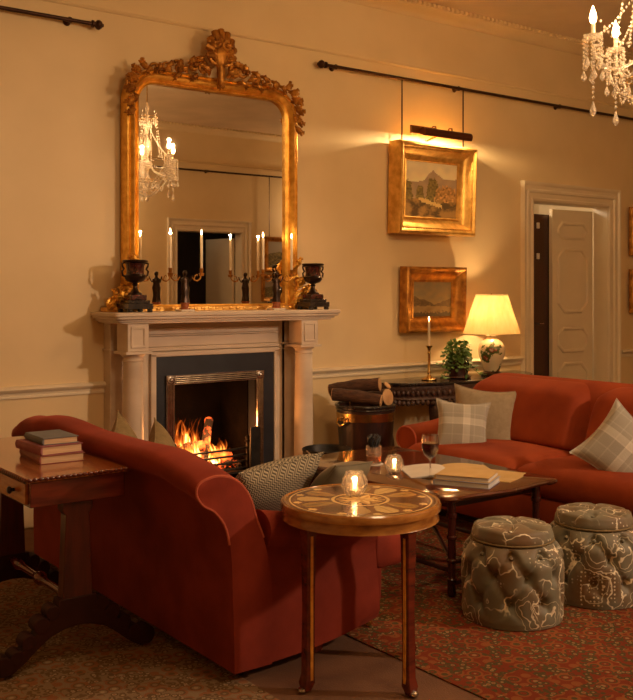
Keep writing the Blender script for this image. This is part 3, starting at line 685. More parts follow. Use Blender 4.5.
def flame_part(parent, p, mt=None, s=1.0, watt=.5, label=None):
    m = M().lathe([(.001,0),(.0045*s,.006*s),(.0055*s,.013*s),(.004*s,.024*s),(.0006,.036*s)], 10, p)
    o = m.build('flame', mt or FLAME, parent); return o
def candelabrum(loc, label, z_top, armr):
    r = empty('candelabrum', label, 'candelabrum', loc, group='bronze figure candelabra on the mantel')
    m = M().box(-.05,.05,-.045,.045,0,.014); m.build('marble_plinth', WHMARB, r, bevel=.003)
    M().lathe([(.034,.014),(.034,.022),(.027,.027),(.027,.048),(.033,.052),(.033,.058)], 20).build('round_base', mat('red_marble', (.35,.10,.04), .25, coat=.4) if 'red_marble' not in MATS else MATS['red_marble'], r)
    m = M()      # draped standing figure
    rings = []
    for (z, rx, ry, ox) in tuple((z_, rx_*1.35, ry_*1.35, ox_) for z_, rx_, ry_, ox_ in ((.058,.024,.02,0),(.075,.022,.019,.001),(.10,.019,.017,.002),(.13,.020,.018,.001),(.155,.023,.018,0),(.172,.019,.015,-.001),(.185,.017,.013,0),(.20,.021,.014,0),(.214,.022,.013,0),(.222,.012,.010,0),(.228,.007,.007,0),(.235,.0075,.008,0))):
        rings.append([(ox+rx*cos(2*pi*j/18)*(1+.06*cos(6*2*pi*j/18)*(z < .16)), ry*sin(2*pi*j/18)*(1+.06*cos(6*2*pi*j/18)*(z < .16)), z) for j in range(18)])
    m.loft(rings); m.ball((0,-.001,.250), (.014,.015,.018), 12, 9); m.ball((0,.009,.256), (.011,.011,.011), 8, 6)
    m.ball((0,-.0165,.249), (.0025,.003,.0035), 6, 4)
    for s in (-1, 1):
        m.tube([(s*.019,0,.214),(s*.032,-.006,.196),(s*.041,-.012,.214),(s*.046,-.014,.226)], [.0065,.0055,.0045,.004], 8)
        m.ball((s*.047,-.014,.229), .0055, 8, 6)
    m.build('bronze_figure', BRONZE, r)
    for s in (-1, 1):
        m = M().tube([(s*.045,-.014,.226),(s*.06,-.014,.205),(s*.085,-.014,.20),(s*(armr-.01),-.014,.215),(s*armr,-.014,.243)], [.004,.005,.005,.005,.004], 8)
        m.tube([(s*.06,-.014,.205),(s*.068,-.014,.235),(s*.08,-.014,.242),(s*.085,-.014,.23)], [.003,.004,.004,.003], 6)
        for k in range(5): m.ball((s*armr+.010*cos(k*1.26), -.014+.010*sin(k*1.26), .238), (.008,.008,.007), 8, 5)
        m.lathe([(.005,.235),(.018,.243),(.02,.25),(.008,.253),(.011,.258),(.012,.278),(.014,.282)], 14, (s*armr,-.014,0))
        a = m.build('candle_arm', GOLDD, r)
        c = M().lathe([(.0085,.275),(.0088,.33),(.0085,z_top-.005),(.005,z_top),(.001,z_top)], 12, (s*armr,-.014,0)).build('candle', WAX, r)
        flame_part(c, (s*armr,-.014,z_top+.002))
        lamp('candle_light', 'POINT', (loc[0]+s*armr, loc[1]-.014, loc[2]+z_top+.034), .45, (1,.55,.22), .009)
    return r
candelabrum((3.055, -.25, 1.31), 'bronze figure candelabrum with two lit candles, left on the mantel', .50, .115)
candelabrum((3.775, -.25, 1.31), 'bronze figure candelabrum with two lit candles, right on the mantel', .50, .12)
# ================================================================ PICTURE RODS AND PICTURES
def rod(name, x0, x1, y, label, s=1, group='picture hanging rods', brackets=()):
    r = empty(name, label, 'picture rod', ((x0+x1)/2, y, 3.133), group=group); c = (x0+x1)/2
    M().tube([(x0-c,0,0),(x1-c,0,0)], .013, 12).build('rod', RODM, r)
    for x, d in ((x0, -1), (x1, 1)):
        m = M(); mt = Matrix.Translation((x-c,0,0)) @ Matrix.Rotation(d*pi/2, 4, 'Y')
        m.lathe([(.014,-.01),(.024,-.006),(.024,.004),(.014,.008),(.016,.016),(.03,.03),(.032,.042),(.024,.056),(.010,.064),(.012,.07),(0,.076)], 16, mat=mt); m.build('finial', RODM, r)
    for x in brackets:
        M().tube([(x-c,0,0),(x-c,s*.04,0),(x-c,s*.055,0)], [.02,.012,.026], 12).build('bracket', RODM, r)
    return r
rod('picture_rod', XL+.3, 2.50, -.06, 'bronze picture rod at the upper left, ending left of the mirror', brackets=(-.5, 1.0, 2.35))
rod('picture_rod', 4.35, 9.6, -.06, 'long bronze picture rod running right from beside the mirror', brackets=(4.45, 5.75, 7.05, 8.4))
rod('picture_rod', 5.3, 9.6, YB+.06, 'bronze picture rod on the opposite wall, seen in the mirror', s=-1, brackets=(5.4, 6.9, 8.6))

def paint_landscape(kind, nx=72, nz=48):
    cols = []
    for j in range(nz):
        for i in range(nx):
            x = i/nx; z = j/nz
            nn = noise.noise(Vector((x*7, z*7, kind*9.1))); n2 = noise.noise(Vector((x*26, z*26, kind*3.3)))
            if kind == 0:
                c = Vector((.88,.74,.44)).lerp(Vector((.62,.55,.36)), max(0,min(1,(z-.5)*1.8+nn*.4)))
                mtn = .60+.18*max(0,1-abs(x-.52)*5)+.12*x+nn*.04
                if z < mtn: c = Vector((.36,.27,.18)).lerp(Vector((.45,.33,.2)), .5+nn)
                gnd = .40+.06*nn
                for tx, th, tw in ((.07,.62,.09),(.28,.56,.09),(.50,.70,.12),(.56,.66,.09)):
                    if abs(x-tx+.02*n2) < tw*(1-.6*max(0,(z-.3))/max(.01,th-.25)) and z < th+.05*n2: c = Vector((.13,.105,.03)).lerp(Vector((.30,.23,.07)), .5+n2)
                if ((x-.78)/.22)**2+((z-.38)/.2)**2 < 1+.5*n2: c = Vector((.26,.14,.04)).lerp(Vector((.62,.36,.12)), .5+n2*1.2)
                if z < gnd*.75: c = Vector((.09,.055,.02)).lerp(Vector((.34,.2,.06)), max(0,min(1,.5+nn*1.6+n2*.6)))
                if abs(z-.30+.25*(x-.35)) < .035+.02*n2 and .25 < x < .7: c = Vector((.62,.45,.16))
            elif kind == 1:
                c = Vector((.30,.20,.08)).lerp(Vector((.22,.17,.09)), max(0,min(1,z+nn)))
                hill = .52-.38*(x-.15)+.06*nn if x < .55 else .36+.32*(x-.55)+.05*nn
                if z < hill: c = Vector((.07,.04,.015)).lerp(Vector((.14,.08,.025)), .5+n2)
                if z < .30+.06*nn: c = Vector((.22,.13,.045)).lerp(Vector((.30,.20,.08)), .5+nn)
                if z < .14+.08*n2: c = Vector((.06,.035,.015))
            elif kind == 2:
                c = Vector((.40,.36,.30)); 
                if z < .55+.1*nn: c = Vector((.10,.09,.05)).lerp(Vector((.3,.25,.12)), .5+n2)
            else:
                c = Vector((.03,.025,.02)).lerp(Vector((.22,.13,.06)), max(0,min(1,.35+nn+.5*n2)))
            cols.append(tuple(max(0,v) for v in c))
    return cols
def canvas(w, h, kind, parent, y, label=None):
    nx, nz = 72, 48; m = M()
    v = [(-w/2+w*i/nx, y, -h/2+h*j/nz) for j in range(nz+1) for i in range(nx+1)]
    f = [(j*(nx+1)+i, j*(nx+1)+i+1, (j+1)*(nx+1)+i+1, (j+1)*(nx+1)+i) for j in range(nz) for i in range(nx)]
    m.add(v, f); m.c = [tuple(min(1, q*(1.3 if kind == 0 else 1)) for q in c) for c in paint_landscape(kind)]
    o = m.build('painting', COLM, parent, smooth=0, recalc=False)
    s = o.modifiers.new('thick', 'SOLIDIFY'); s.thickness = .004; s.offset = -1
    return o
def picture(label, cx, cz, W, H, fw, depth, kind, y=0, s=1, tilt=0, gold=GOLDB, group=None, gap=.02):
    # W,H: outer size
    r = empty('framed_picture', label, 'picture', (cx, y-s*(gap), cz), rot=(tilt, 0, 0 if s > 0 else pi), group=group)
    cw, ch = W-2*fw, H-2*fw
    canvas(cw+.02, ch+.02, kind, r, -depth*.30)
    p = [(-cw/2,-ch/2),(cw/2,-ch/2),(cw/2,ch/2),(-cw/2,ch/2)]; D = depth
    prof = [(0,-.1*D),(0,-.34*D),(.06*fw,-.42*D),(.12*fw,-.38*D),(.22*fw,-.42*D),(.42*fw,-.60*D),(.58*fw,-.78*D),(.62*fw,-.86*D),(.68*fw,-.84*D),(.74*fw,-.94*D),(.84*fw,-1.0*D),(.93*fw,-.96*D),(1.0*fw,-.84*D),(1.0*fw,-.05*D),(.9*fw,0),(.3*fw,0)]
    M().frame(p, prof).build('gilt_frame', gold, r)
    prof = [(.0,-.35*D),(.0,-.40*D),(.07*fw,-.43*D),(.07*fw,-.35*D)]
    m = M()
    for (xa, za, xb, zb) in ((p[0]+p[1]), (p[1]+p[2]), (p[2]+p[3]), (p[3]+p[0])):
        n = max(6, int(math.hypot(xb-xa, zb-za)/.02))
        for k in range(n): 
            t = (k+.5)/n; x = xa+(xb-xa)*t; z = za+(zb-za)*t
            dx = .66*fw*(1 if x > 0 else -1) if abs(abs(x)-cw/2) < 1e-6 else x/(cw/2)*.66*fw
            dz = .66*fw*(1 if z > 0 else -1) if abs(abs(z)-ch/2) < 1e-6 else z/(ch/2)*.66*fw
            m.ball((x+dx, -.87*D, z+dz), (.006,.005,.006), 6, 4)
    m.build('beading', gold, r)
    return r
picture('large gilt-framed landscape with trees lit by a picture light', 5.43, 2.265, .86, .73, .145, .15, 0, tilt=radians(2.0))
picture('smaller gilt-framed brown landscape hanging beside the lampshade', 5.455, 1.375, .67, .53, .125, .10, 1, gold=GOLDD, tilt=radians(1.5))
picture('dark oil picture in a thin gilt frame right of the doorway, upper one', 8.42, 2.03, .55, .48, .06, .05, 3, gold=GOLDD)
picture('dark oil picture in a thin gilt frame right of the doorway, lower one', 8.42, 1.44, .55, .43, .06, .05, 3, gold=GOLDD)
picture('picture in a wide gilt frame on the opposite wall, upper one in the mirror', 8.27, 1.98, .78, .52, .07, .05, 2, y=YB, s=-1, gold=GOLDD)
picture('picture in a wide gilt frame on the opposite wall, lower one in the mirror', 8.13, 1.48, .60, .40, .06, .05, 2, y=YB, s=-1, gold=GOLDD)
for nm, x, z0, y, lab in (('hanging_rod', 5.115, 2.60, -.06, 'thin metal hanging rod left above the large landscape'), ('hanging_rod', 5.80, 2.60, -.06, 'thin metal hanging rod right above the large landscape'), ('hanging_rod', 7.95, 2.22, YB+.06, 'thin metal hanging rod above the pictures on the opposite wall')):
    o = M().tube([(0,0,0),(0,0,3.12-z0)], .0055, 8).build(nm, RODM, loc=(x, y, z0)); tag(o, lab, 'hanging rod', 'picture hanging rods and wires')

# picture light
pl = empty('picture_light', 'brass picture light glowing over the large gilt landscape', 'picture light', (5.43, -.20, 2.70))
m = M(); ang = [pi*(-.10)+pi*1.42*k/12 for k in range(13)]
outer = [(.036*cos(a), .036*sin(a)+.0) for a in ang]; inner = [(.032*cos(a), .032*sin(a)) for a in reversed(ang)]
m.prism(outer+inner, -.22, .30, 'x'); m.prism([(.036*cos(a), .036*sin(a)) for a in ang], -.224, -.22, 'x'); m.prism([(.036*cos(a), .036*sin(a)) for a in ang], .30, .304, 'x')
m.build('shade', mat('brown_metal', (.12,.035,.015), .35, .6), pl, rot=(0,0,0))
M().box(-.30, -.02, .05, .065, -.01, .055).build('mounting_plate', mat('old_brass', (.34,.15,.045), .35, .9), pl, bevel=.004)
for x in (-.08, .10): M().tube([(x,.055,.03),(x,.03,.06),(x,0,.055),(x,0,.033)], .006, 8).build('arm', MATS['old_brass'], pl)
M().tube([(.0,.055,.0),(0,.19,-.03)], .008, 8).build('wall_arm', MATS['old_brass'], pl)
for x in (5.30, 5.47, 5.64): lamp('picture_light_bulb', 'POINT', (x, -.200, 2.694), 13, (1.0, .68, .34), .012)

# ================================================================ CHANDELIER
ch = empty('chandelier', 'crystal chandelier with lit candle bulbs hanging at the upper right', 'chandelier', (4.30, -2.86, 2.34))
M().tube([(0,0,.95),(0,0,1.41)], .006, 8).build('chain', BRASS, ch)
M().lathe([(.06,1.41),(.055,1.39),(.02,1.375),(.0,1.37)], 20).build('ceiling_rose', BRASS, ch)
M().lathe([(.012,.12),(.03,.14),(.045,.18),(.03,.22),(.014,.25),(.02,.29),(.05,.32),(.055,.35),(.02,.38),(.012,.42),(.03,.46),(.04,.52),(.025,.58),(.012,.62),(.02,.68),(.045,.73),(.02,.78),(.012,.84),(.02,.9),(.008,.95)], 20).build('glass_stem', CRYSTAL, ch)
def bead(m, p, r, k=1.0): m.add([(p[0]+r,p[1],p[2]),(p[0],p[1]+r,p[2]),(p[0]-r,p[1],p[2]),(p[0],p[1]-r,p[2]),(p[0],p[1],p[2]+r*k),(p[0],p[1],p[2]-r*k)], [(0,1,4),(1,2,4),(2,3,4),(3,0,4),(1,0,5),(2,1,5),(3,2,5),(0,3,5)])
def drop(m, p, r=.012, L=.05):
    x, y, z = p; rings = []
    for t, k in ((0,.15),(.25,.45),(.6,1),(.85,.7),(1,.1)): rings.append([(x+r*k*cos(2*pi*j/8), y+r*k*sin(2*pi*j/8), z-L*t) for j in range(8)])
    m.loft(rings)
def strand(a, b, sag, n, r, parent, name='crystal_chain'):
    m = M(); a = Vector(a); b = Vector(b)
    for i in range(n):
        t = i/(n-1); p = a.lerp(b, t); p.z -= sag*4*t*(1-t); bead(m, p, r, 1.15)
    return m.build(name, CRYSTAL, parent, smooth=0)
NA = 5; RA = .29
arms = []
for k in range(NA):
    a = radians(143-360/NA*k); ca, sa = cos(a), sin(a); P = lambda r, z: (r*ca, r*sa, z)
    low = 0
    ra = RA if not low else .25; dz = 0 if not low else .10
    m = M().tube([P(.03,.34+dz), P(.09,.27+dz), P(.16,.235+dz), P(.23,.25+dz), P(ra-.01,.31+dz), P(ra,.385+dz)], .009, 8); ar = m.build('glass_arm', CRYSTAL, ch)
    M().lathe([(.012,.385+dz),(.03,.39+dz),(.048,.405+dz),(.05,.412+dz),(.03,.405+dz),(.013,.40+dz),(.014,.42+dz)], 16, P(ra,0)).build('drip_pan', CRYSTAL, ch)
    M().lathe([(.011,.40+dz),(.011,.465+dz),(.009,.47+dz)], 12, P(ra,0)).build('candle_sleeve', WAX, ch)
    M().lathe([(.006,.0),(.016,.015),(.019,.032),(.013,.06),(.002,.092)], 12, P(ra,.47+dz)).build('flame_bulb', BULBF, ch)
    lamp('chandelier_bulb', 'POINT', (4.30+ra*ca, -2.86+ra*sa, 2.34+.553+dz), 13.0, WARM, .012)
    for j in range(8):
        b2 = 2*pi*j/8; q = (ra*ca+.046*cos(b2), ra*sa+.046*sin(b2), .40+dz)
        m = M()
        nb_ = 5+(j*3+k) % 6
        for q_ in range(nb_): bead(m, (q[0],q[1],q[2]-.008-.021*q_), .010)
        drop(m, (q[0],q[1],q[2]-.021*nb_), .015, .055)
        m.build('crystal_drop', CRYSTAL, ar, smooth=0)
    a2 = radians(143-360/NA*(k+1)); ra2 = .25 if not low else RA; dz2 = .10-dz
    strand(P(ra,.385+dz), (ra2*cos(a2), ra2*sin(a2), .385+dz2), .10, 14, .0085, ch)
    strand(P(.02,.72), P(ra,.40+dz), .05, 20, .0085, ch)
    strand(P(ra,.37+dz), P(.03,.10), -.01, 17, .009, ch)
    strand(P(.045,.73), P(.05,.33), .0, 16, .008, ch)
    strand(P(ra,.37), P(.16,.13), .03, 14, .010, ch); strand(P(.16,.13), P(.02,.03), .02, 12, .010, ch); strand(P(.10,.85), P(ra*.6,.40), .04, 18, .009, ch)
    strand(P(.16,.13), (.16*cos(a-pi/3), .16*sin(a-pi/3), .13), .05, 12, .009, ch)
    m = M(); [bead(m, P(ra, .32-.025*q_), .011) for q_ in range(10)]; drop(m, P(ra,.075), .018, .08); m.build('pendant_drop', CRYSTAL, ch, smooth=0)
m = M(); bead(m, (0,0,.10), .02); bead(m, (0,0,.07), .013); drop(m, (0,0,.055), .022, .08); m.build('bottom_drop', CRYSTAL, ch, smooth=0)
for z, r in ((.80,.10), (.18,.12)):
    for k in range(10):
        a = 2*pi*k/10; m = M(); bead(m, (r*cos(a), r*sin(a), z), .009); bead(m, (r*.9*cos(a), r*.9*sin(a), z-.02), .009); drop(m, (r*.9*cos(a), r*.9*sin(a), z-.03), .013, .05); m.build('crystal_drop', CRYSTAL, ch, smooth=0)
    M().tube([(r*cos(a), r*sin(a), z+.005) for a in [2*pi*k/24 for k in range(25)]], .004, 6).build('ring', BRASS, ch)
# ================================================================ CONSOLE AND WHAT STANDS ON IT
ct = empty('console_table', 'dark carved half-moon console table against the wall behind the sofa', 'console table', (5.60, -.02, 0))
def demi(W, D, n=28, k=1.0):
    pts = []
    for i in range(n+1):
        a = pi + pi*i/n; c = cos(a); s = sin(a)
        pts.append((W*(abs(c)**.8)*(1 if c > 0 else -1)*k, D*(abs(s)**.75)*(-1)*k))
    return pts
TW, TD, TZ = .86, .50, .745
m = M().prism(demi(TW, TD), TZ-.022, TZ, 'z'); m.build('table_top', BLKMARB, ct, bevel=.006, label='dark polished stone top')
m = M()
rings = []
for z, k in ((.60,.93),(.615,.955),(.63,.94),(.66,.95),(.70,.97),(.723,.965)):
    rings.append([(x*k, y*k, z) for x, y in demi(TW, TD, 40)])
m.loft(rings)
for i in range(46):
    a = pi+pi*(i+.5)/46; c = cos(a); s = sin(a); x = TW*.955*(abs(c)**.8)*(1 if c > 0 else -1); y = -TD*.955*abs(s)**.75
    m.ball((x, y, .665), (.016,.016,.022), 8, 6); m.ball((x*.985, y*.985, .598-.012*abs(sin(i*.55))), (.02,.018,.022), 8, 6)
m.build('carved_apron', OLDBROWN, ct)
for (x, y) in ((-.70,-.12), (-.42,-.36), (.42,-.36), (.70,-.12)):
    m = M(); pts = []; rr = []
    for i in range(13):
        t = i/12; off = .05*sin(pi*2*t)*(1-t*.3); d = Vector((x, y, 0)).normalized()
        pts.append((x+d.x*off, y+d.y*off, .62*(1-t)+.02)); rr.append(.042*(1-t)**1.2+.018+.010*(t > .92))
    m.tube(pts, rr, 12); m.ball((pts[-1][0], pts[-1][1], .024), (.032,.032,.024), 12, 8); m.build('leg', OLDBROWN, ct)

lp = empty('table_lamp', 'lit table lamp with pleated cream shade on the console table', 'lamp', (5.93, -.26, TZ))
M().lathe([(.085,0),(.09,.008),(.085,.02),(.07,.028),(.065,.035)], 32).build('lamp_foot', BRONZE, lp)
m, nt, b = newmat('painted_porcelain'); b.inputs['Roughness'].default_value = .15; b.inputs['Coat Weight'].default_value = .6
n1 = N(nt, 'ShaderNodeTexVoronoi'); n1.inputs['Scale'].default_value = 9; nt.links.new(coords(nt), n1.inputs['Vector'])
n2 = N(nt, 'ShaderNodeTexNoise'); n2.inputs['Scale'].default_value = 9; n2.inputs['Detail'].default_value = 3; nt.links.new(coords(nt), n2.inputs['Vector'])
r1 = ramp(nt, [(.50,(.78,.66,.46)), (.53,(.10,.13,.04)), (.60,(.07,.10,.03)), (.63,(.30,.05,.03)), (.70,(.78,.66,.46))]); nt.links.new(n2.outputs[0], r1.inputs[0]); nt.links.new(r1.outputs[0], b.inputs['Base Color'])
M().lathe([(.062,.03),(.066,.045),(.085,.10),(.108,.17),(.112,.215),(.102,.255),(.075,.285),(.05,.30),(.045,.315),(.05,.325),(.04,.33)], 40).build('porcelain_vase', m, lp)
M().lathe([(.018,.33),(.02,.345),(.012,.355),(.012,.40),(.02,.41),(.02,.44)], 16).build('bulb_holder', BRASS, lp)
M().lathe([(.012,.44),(.03,.47),(.033,.50),(.02,.53),(.001,.54)], 16).build('bulb', emis('lamp_bulb', (1,.65,.32), 12), lp)
m = M(); rings = []
for t in [i/10 for i in range(11)]:
    rr = .235-.105*t; z = .345+.32*t
    rings.append([(rr*(1+.006*(j % 2))*cos(2*pi*j/160), rr*(1+.006*(j % 2))*sin(2*pi*j/160), z) for j in range(160)])
m.loft(rings, True, False)
sh = m.build('lamp_shade', SHADE, lp, smooth=60)
for z, r_ in ((.345,.2365), (.665,.1315)):
    M().tube([(r_*cos(2*pi*k/48), r_*sin(2*pi*k/48), z) for k in range(49)], .004, 6).build('shade_trim', mat('shade_braid', (.8,.6,.3), .8) if 'shade_braid' not in MATS else MATS['shade_braid'], sh)
m = M()
for k in range(3): a = 2*pi*k/3; m.tube([(.0,0,.60),(.13*cos(a), .13*sin(a), .655)], .0025, 5)
m.tube([(0,0,.44),(0.034,0,.48),(.034,0,.55),(0,0,.60)], .002, 5); m.tube([(0,0,.44),(-.034,0,.48),(-.034,0,.55),(0,0,.60)], .002, 5)
m.lathe([(.006,.6),(.012,.62),(.006,.645),(.012,.66),(.001,.68)], 10); m.build('shade_carrier', BRASS, lp)
lamp('table_lamp_bulb', 'POINT', (5.93, -.26, TZ+.50), 66, (1.0, .63, .29), .036)

cs = empty('candlestick', 'tall slim brass candlestick with a lit candle on the console table', 'candlestick', (5.21, -.27, TZ))
M().lathe([(.055,0),(.062,.006),(.06,.014),(.045,.018),(.03,.022),(.018,.03),(.012,.045),(.016,.06),(.011,.075),(.010,.20),(.014,.21),(.010,.225),(.014,.245),(.026,.262),(.028,.268),(.016,.27)], 24).build('stick', BRASS, cs)
c = M().lathe([(.0105,.26),(.010,.30),(.0095,.455),(.004,.46),(.001,.46)], 12).build('candle', WAX, cs); flame_part(c, (0,0,.463))
lamp('candle_light', 'POINT', (5.21, -.27, TZ+.497), .5, (1,.55,.22), .009)

def leaf_verts(m, p, d, L, W, nrm):
    d = d.normalized(); u = d.cross(nrm); 
    if u.length < 1e-3: u = d.orthogonal()
    u.normalize(); n = u.cross(d)
    pts = [(0,0,0),(.25,.38,.03),(.5,.5,.05),(.75,.28,.03),(1,0,-.06),(.75,-.28,.03),(.5,-.5,.05),(.25,-.38,.03),(.5,0,-.02)]
    v = [p+d*L*a+u*W*b2+n*L*c for a, b2, c in pts]
    m.add(v, [(0,1,8),(1,2,8),(2,3,8),(3,4,8),(4,5,8),(5,6,8),(6,7,8),(7,0,8)])
pt = empty('potted_ivy', 'trailing green ivy in a dark pot between the candlestick and the lamp', 'plant', (5.52, -.28, TZ))
M().lathe([(.095,0),(.105,.008),(.10,.018),(.09,.02)], 28).build('saucer', POTM, pt)
M().lathe([(.07,.012),(.08,.05),(.092,.11),(.098,.13),(.102,.135),(.094,.14),(.085,.125),(0,.12)], 28).build('pot', POTM, pt)
st = M(); lv = M(); random.seed(11)
for k in range(46):
    a = random.uniform(0, 2*pi); up = random.random()**.6; L = random.uniform(.08,.15)
    pts = []
    for i in range(7):
        t = i/6; rr = .05+L*t*(.35+.75*(1-up)); zz = .12+(.20*up*t*(1.1-.3*t)) + (.05*sin(pi*t) - (1-up)*.16*t*t)
        pts.append(Vector((rr*cos(a+.4*t), rr*sin(a+.4*t)*.8, max(zz,.10) if k > 8 else max(zz,.012))))
    st.tube(pts, .0018, 5)
    for i in range(1, 7):
        for q in range(2):
            d = Vector((random.uniform(-1,1), random.uniform(-1,1), random.uniform(-.2,.7)))+(pts[i]-pts[i-1]).normalized()
            leaf_verts(lv, pts[i], d, random.uniform(.022,.04), random.uniform(.022,.034), Vector((random.uniform(-.4,.4), random.uniform(-.6,.2), 1)))
for k in range(3):
    a = [pi*1.02, pi*.95, .1][k]; pts = [Vector((.07*cos(a)+.035*i*cos(a), -.02*i*(.5 if k else 1), max(.012,.13-.028*i))) for i in range(6)]
    st.tube(pts, .0018, 5)
    for p in pts:
        for q in range(4): leaf_verts(lv, p, Vector((random.uniform(-1,1), random.uniform(-1,.5), random.uniform(0,.6))), .03, .026, Vector((0,-.3,1)))
st.build('stems', STEM, pt); lv.build('foliage', LEAF, pt, smooth=0, recalc=False)

# ================================================================ LOG BUCKET AND COAL SCUTTLE
bk = empty('log_bucket', 'tall dark coopered bucket with a brass band, filled with logs', 'bucket', (4.44, -.42, 0))
m = M(); rings = []
def bucket_wall(z): return .168+.045*(z/.62)
for z in (.03,.2,.4,.62): rings.append([(bucket_wall(z)*cos(2*pi*j/96)*(1-.008*(j % 4 == 0)), bucket_wall(z)*sin(2*pi*j/96)*(1-.008*(j % 4 == 0)), z) for j in range(96)])
for z in (.62,.4,.05): rings.append([((bucket_wall(z)-.018)*cos(2*pi*j/96), (bucket_wall(z)-.018)*sin(2*pi*j/96), z) for j in range(96)])
m.loft(rings); m.build('staves', LEATHER, bk)
def band(z0, z1, t=.004):
    n = 48; r0 = bucket_wall(z0)+t; r1 = bucket_wall(z1)+t
    return M().lathe([(r0-.006,z0),(r0,z0+.001),(r1,z1-.001),(r1-.006,z1)], 64)
band(.515,.575).build('brass_band', BRASS, bk); band(.06,.10).build('brass_band', BRASS, bk)
M().tube([(bucket_wall(.62)*cos(2*pi*k/48), bucket_wall(.62)*sin(2*pi*k/48), .622) for k in range(49)], .012, 8).build('rim', BLKMARB, bk)
M().tube([(bucket_wall(.60)*cos(2*pi*k/48), bucket_wall(.60)*sin(2*pi*k/48), .598) for k in range(49)], .007, 8).build('rim', BLKMARB, bk)
for s in (-1, 1):
    M().ball((s*.218,0,.545), .014, 12, 8).build('handle_boss', BRASS, bk)
    M().tube([(s*.218,-.045,.545),(s*.232,-.04,.505),(s*.235,0,.485),(s*.232,.04,.505),(s*.218,.045,.545)], .007, 8).build('ring_handle', BRASS, bk)
M().lathe([(.15,0),(.172,0),(.17,.05),(.15,.05)], 48).build('foot', LEATHER, bk)
G = 'split logs in the bucket'; bx, by = 4.44, -.42
log('firewood_log', (bx-.22,by+.10,.70), (bx+.00,by-.17,.665), .045, BARK, 'firewood log with pale end pointing forward at the front left of the bucket', G)
log('firewood_log', (bx-.19,by+.17,.72), (bx+.03,by-.12,.775), .047, BARK, 'topmost firewood log on the bucket, round sawn end facing the room', G)
log('firewood_log', (bx+.04,by+.17,.60), (bx+.10,by-.13,.68), .062, BARK, 'thick firewood log with a round ochre end at the right of the bucket', G)
log('firewood_log', (bx+.14,by+.10,.60), (bx+.19,by-.02,.75), .032, BARK, 'short split log standing up at the right rim of the bucket', G)
log('firewood_log', (bx-.08,by+.05,.60), (bx+.03,by-.10,.62), .05, BARK, 'firewood log lying low in the middle of the bucket', G)
log('firewood_log', (bx-.08,by+.08,.35), (bx+.05,by-.05,.50), .06, BARK, 'firewood log buried under the others in the bucket', G)

sc = empty('coal_scuttle', 'low black coal scuttle on the floor between the column and the log bucket', 'coal scuttle', (3.95, -.60, 0))
M().lathe([(.12,0),(.125,.012),(.10,.03),(.13,.10),(.155,.24),(.165,.36),(.170,.375),(.162,.38),(.148,.35),(.12,.10),(0,.08)], 40, sx=1).build('scuttle_body', IRON, sc)
M().tube([(.168*cos(a), -.05+.0*a, .375+.0) if False else (.168*cos(a), -.168*abs(sin(a))*.95, .375-.10*sin(a)*.6) for a in [pi*k/18 for k in range(19)]], .007, 8).build('bail_handle', STEEL, sc)
m = M(); 
for k in range(40): 
    a = random.uniform(0,2*pi); r = .11*sqrt(random.random()); m.ball((r*cos(a), r*sin(a), .26+random.uniform(0,.035)), (.026,.022,.018), 6, 4)
o = m.build('coal', SOOT, loc=(3.95,-.60,0), smooth=0); o['kind'] = 'stuff'; tag(o, 'lumps of coal filling the black scuttle', 'coal')

# ================================================================ COFFEE TABLE
cx, cy = 3.53, -1.95
cf = empty('coffee_table', 'low mahogany coffee table with wavy-edged glossy top between the sofas', 'coffee table', (cx, cy, 0))
def serp(k=0, n=20):
    # serpentine outline: hollow sides with projecting rounded corners
    HX_, HY_ = .40+k, .65+k; pts = []
    corners = [(-1,-1),(1,-1),(1,1),(-1,1)]
    out = []
    for i, (sx, sy) in enumerate(corners):
        cxx, cyy = sx*(HX_-.05), sy*(HY_-.05)
        a0 = atan2(sy, sx)-pi/2*.9
        for j in range(9):
            a = a0+pi*.9*j/8; out.append((cxx+(.05)*cos(a), cyy+(.05)*sin(a)))
        nx_, ny_ = corners[(i+1) % 4]
        p = Vector(out[-1]); q0 = Vector((nx_*(HX_-.05), ny_*(HY_-.05)))
        a1 = atan2(ny_, nx_)-pi/2*.9; q = Vector((q0.x+.05*cos(a1), q0.y+.05*sin(a1)))
        d = (q-p); nn = Vector((d.y, -d.x)).normalized(); A = .035 if abs(d.y) > abs(d.x) else .03
        for j in range(1, n):
            t = j/n; out.append(tuple(p.lerp(q, t)+nn*(A*(-1)*sin(2*pi*t*1+pi/2)*.5+A*.5-.0)*sin(pi*t)**.5))
    return out
m = M().loft([[(x*k, y*k, z) for x, y in serp()] for z, k in ((.462,.975),(.468,.992),(.478,1.0),(.487,.995),(.490,.985))])
m.build('table_top', TABLETOPM, cf)
m = M(); m.box(-.31,.31,-.565,-.55,.42,.462); m.box(-.31,.31,.55,.565,.42,.462); m.box(-.315,-.30,-.565,.565,.42,.462); m.box(.30,.315,-.565,.565,.42,.462)
m.build('apron', MAHOGD, cf, bevel=.002)
for sx in (-1, 1):
    for sy in (-1, 1):
        m = M(); x, y = sx*.30, sy*.565
        m.lathe([(.015,0),(.021,.01),(.021,.07),(.024,.075),(.024,.085),(.02,.09),(.018,.10),(.02,.16),(.025,.165),(.025,.175),(.02,.18),(.019,.27),(.024,.275),(.024,.285),(.019,.29),(.019,.37),(.025,.375),(.025,.39),(.021,.395),(.021,.465)], 14, (x,y,0)); m.build('leg', MAHOGD, cf)
m = M()
for sx in (-1, 1): m.tube([(sx*.30,-.565,.12),(sx*.30,.565,.12)], .011, 8)
for sy in (-1, 1):
    m.tube([(-.30,sy*.565,.06),(.30,sy*.565,.06)], .010, 8); m.tube([(-.30,sy*.565,.16),(.30,sy*.565,.16)], .010, 8)
m.build('stretcher', DARKM, cf)
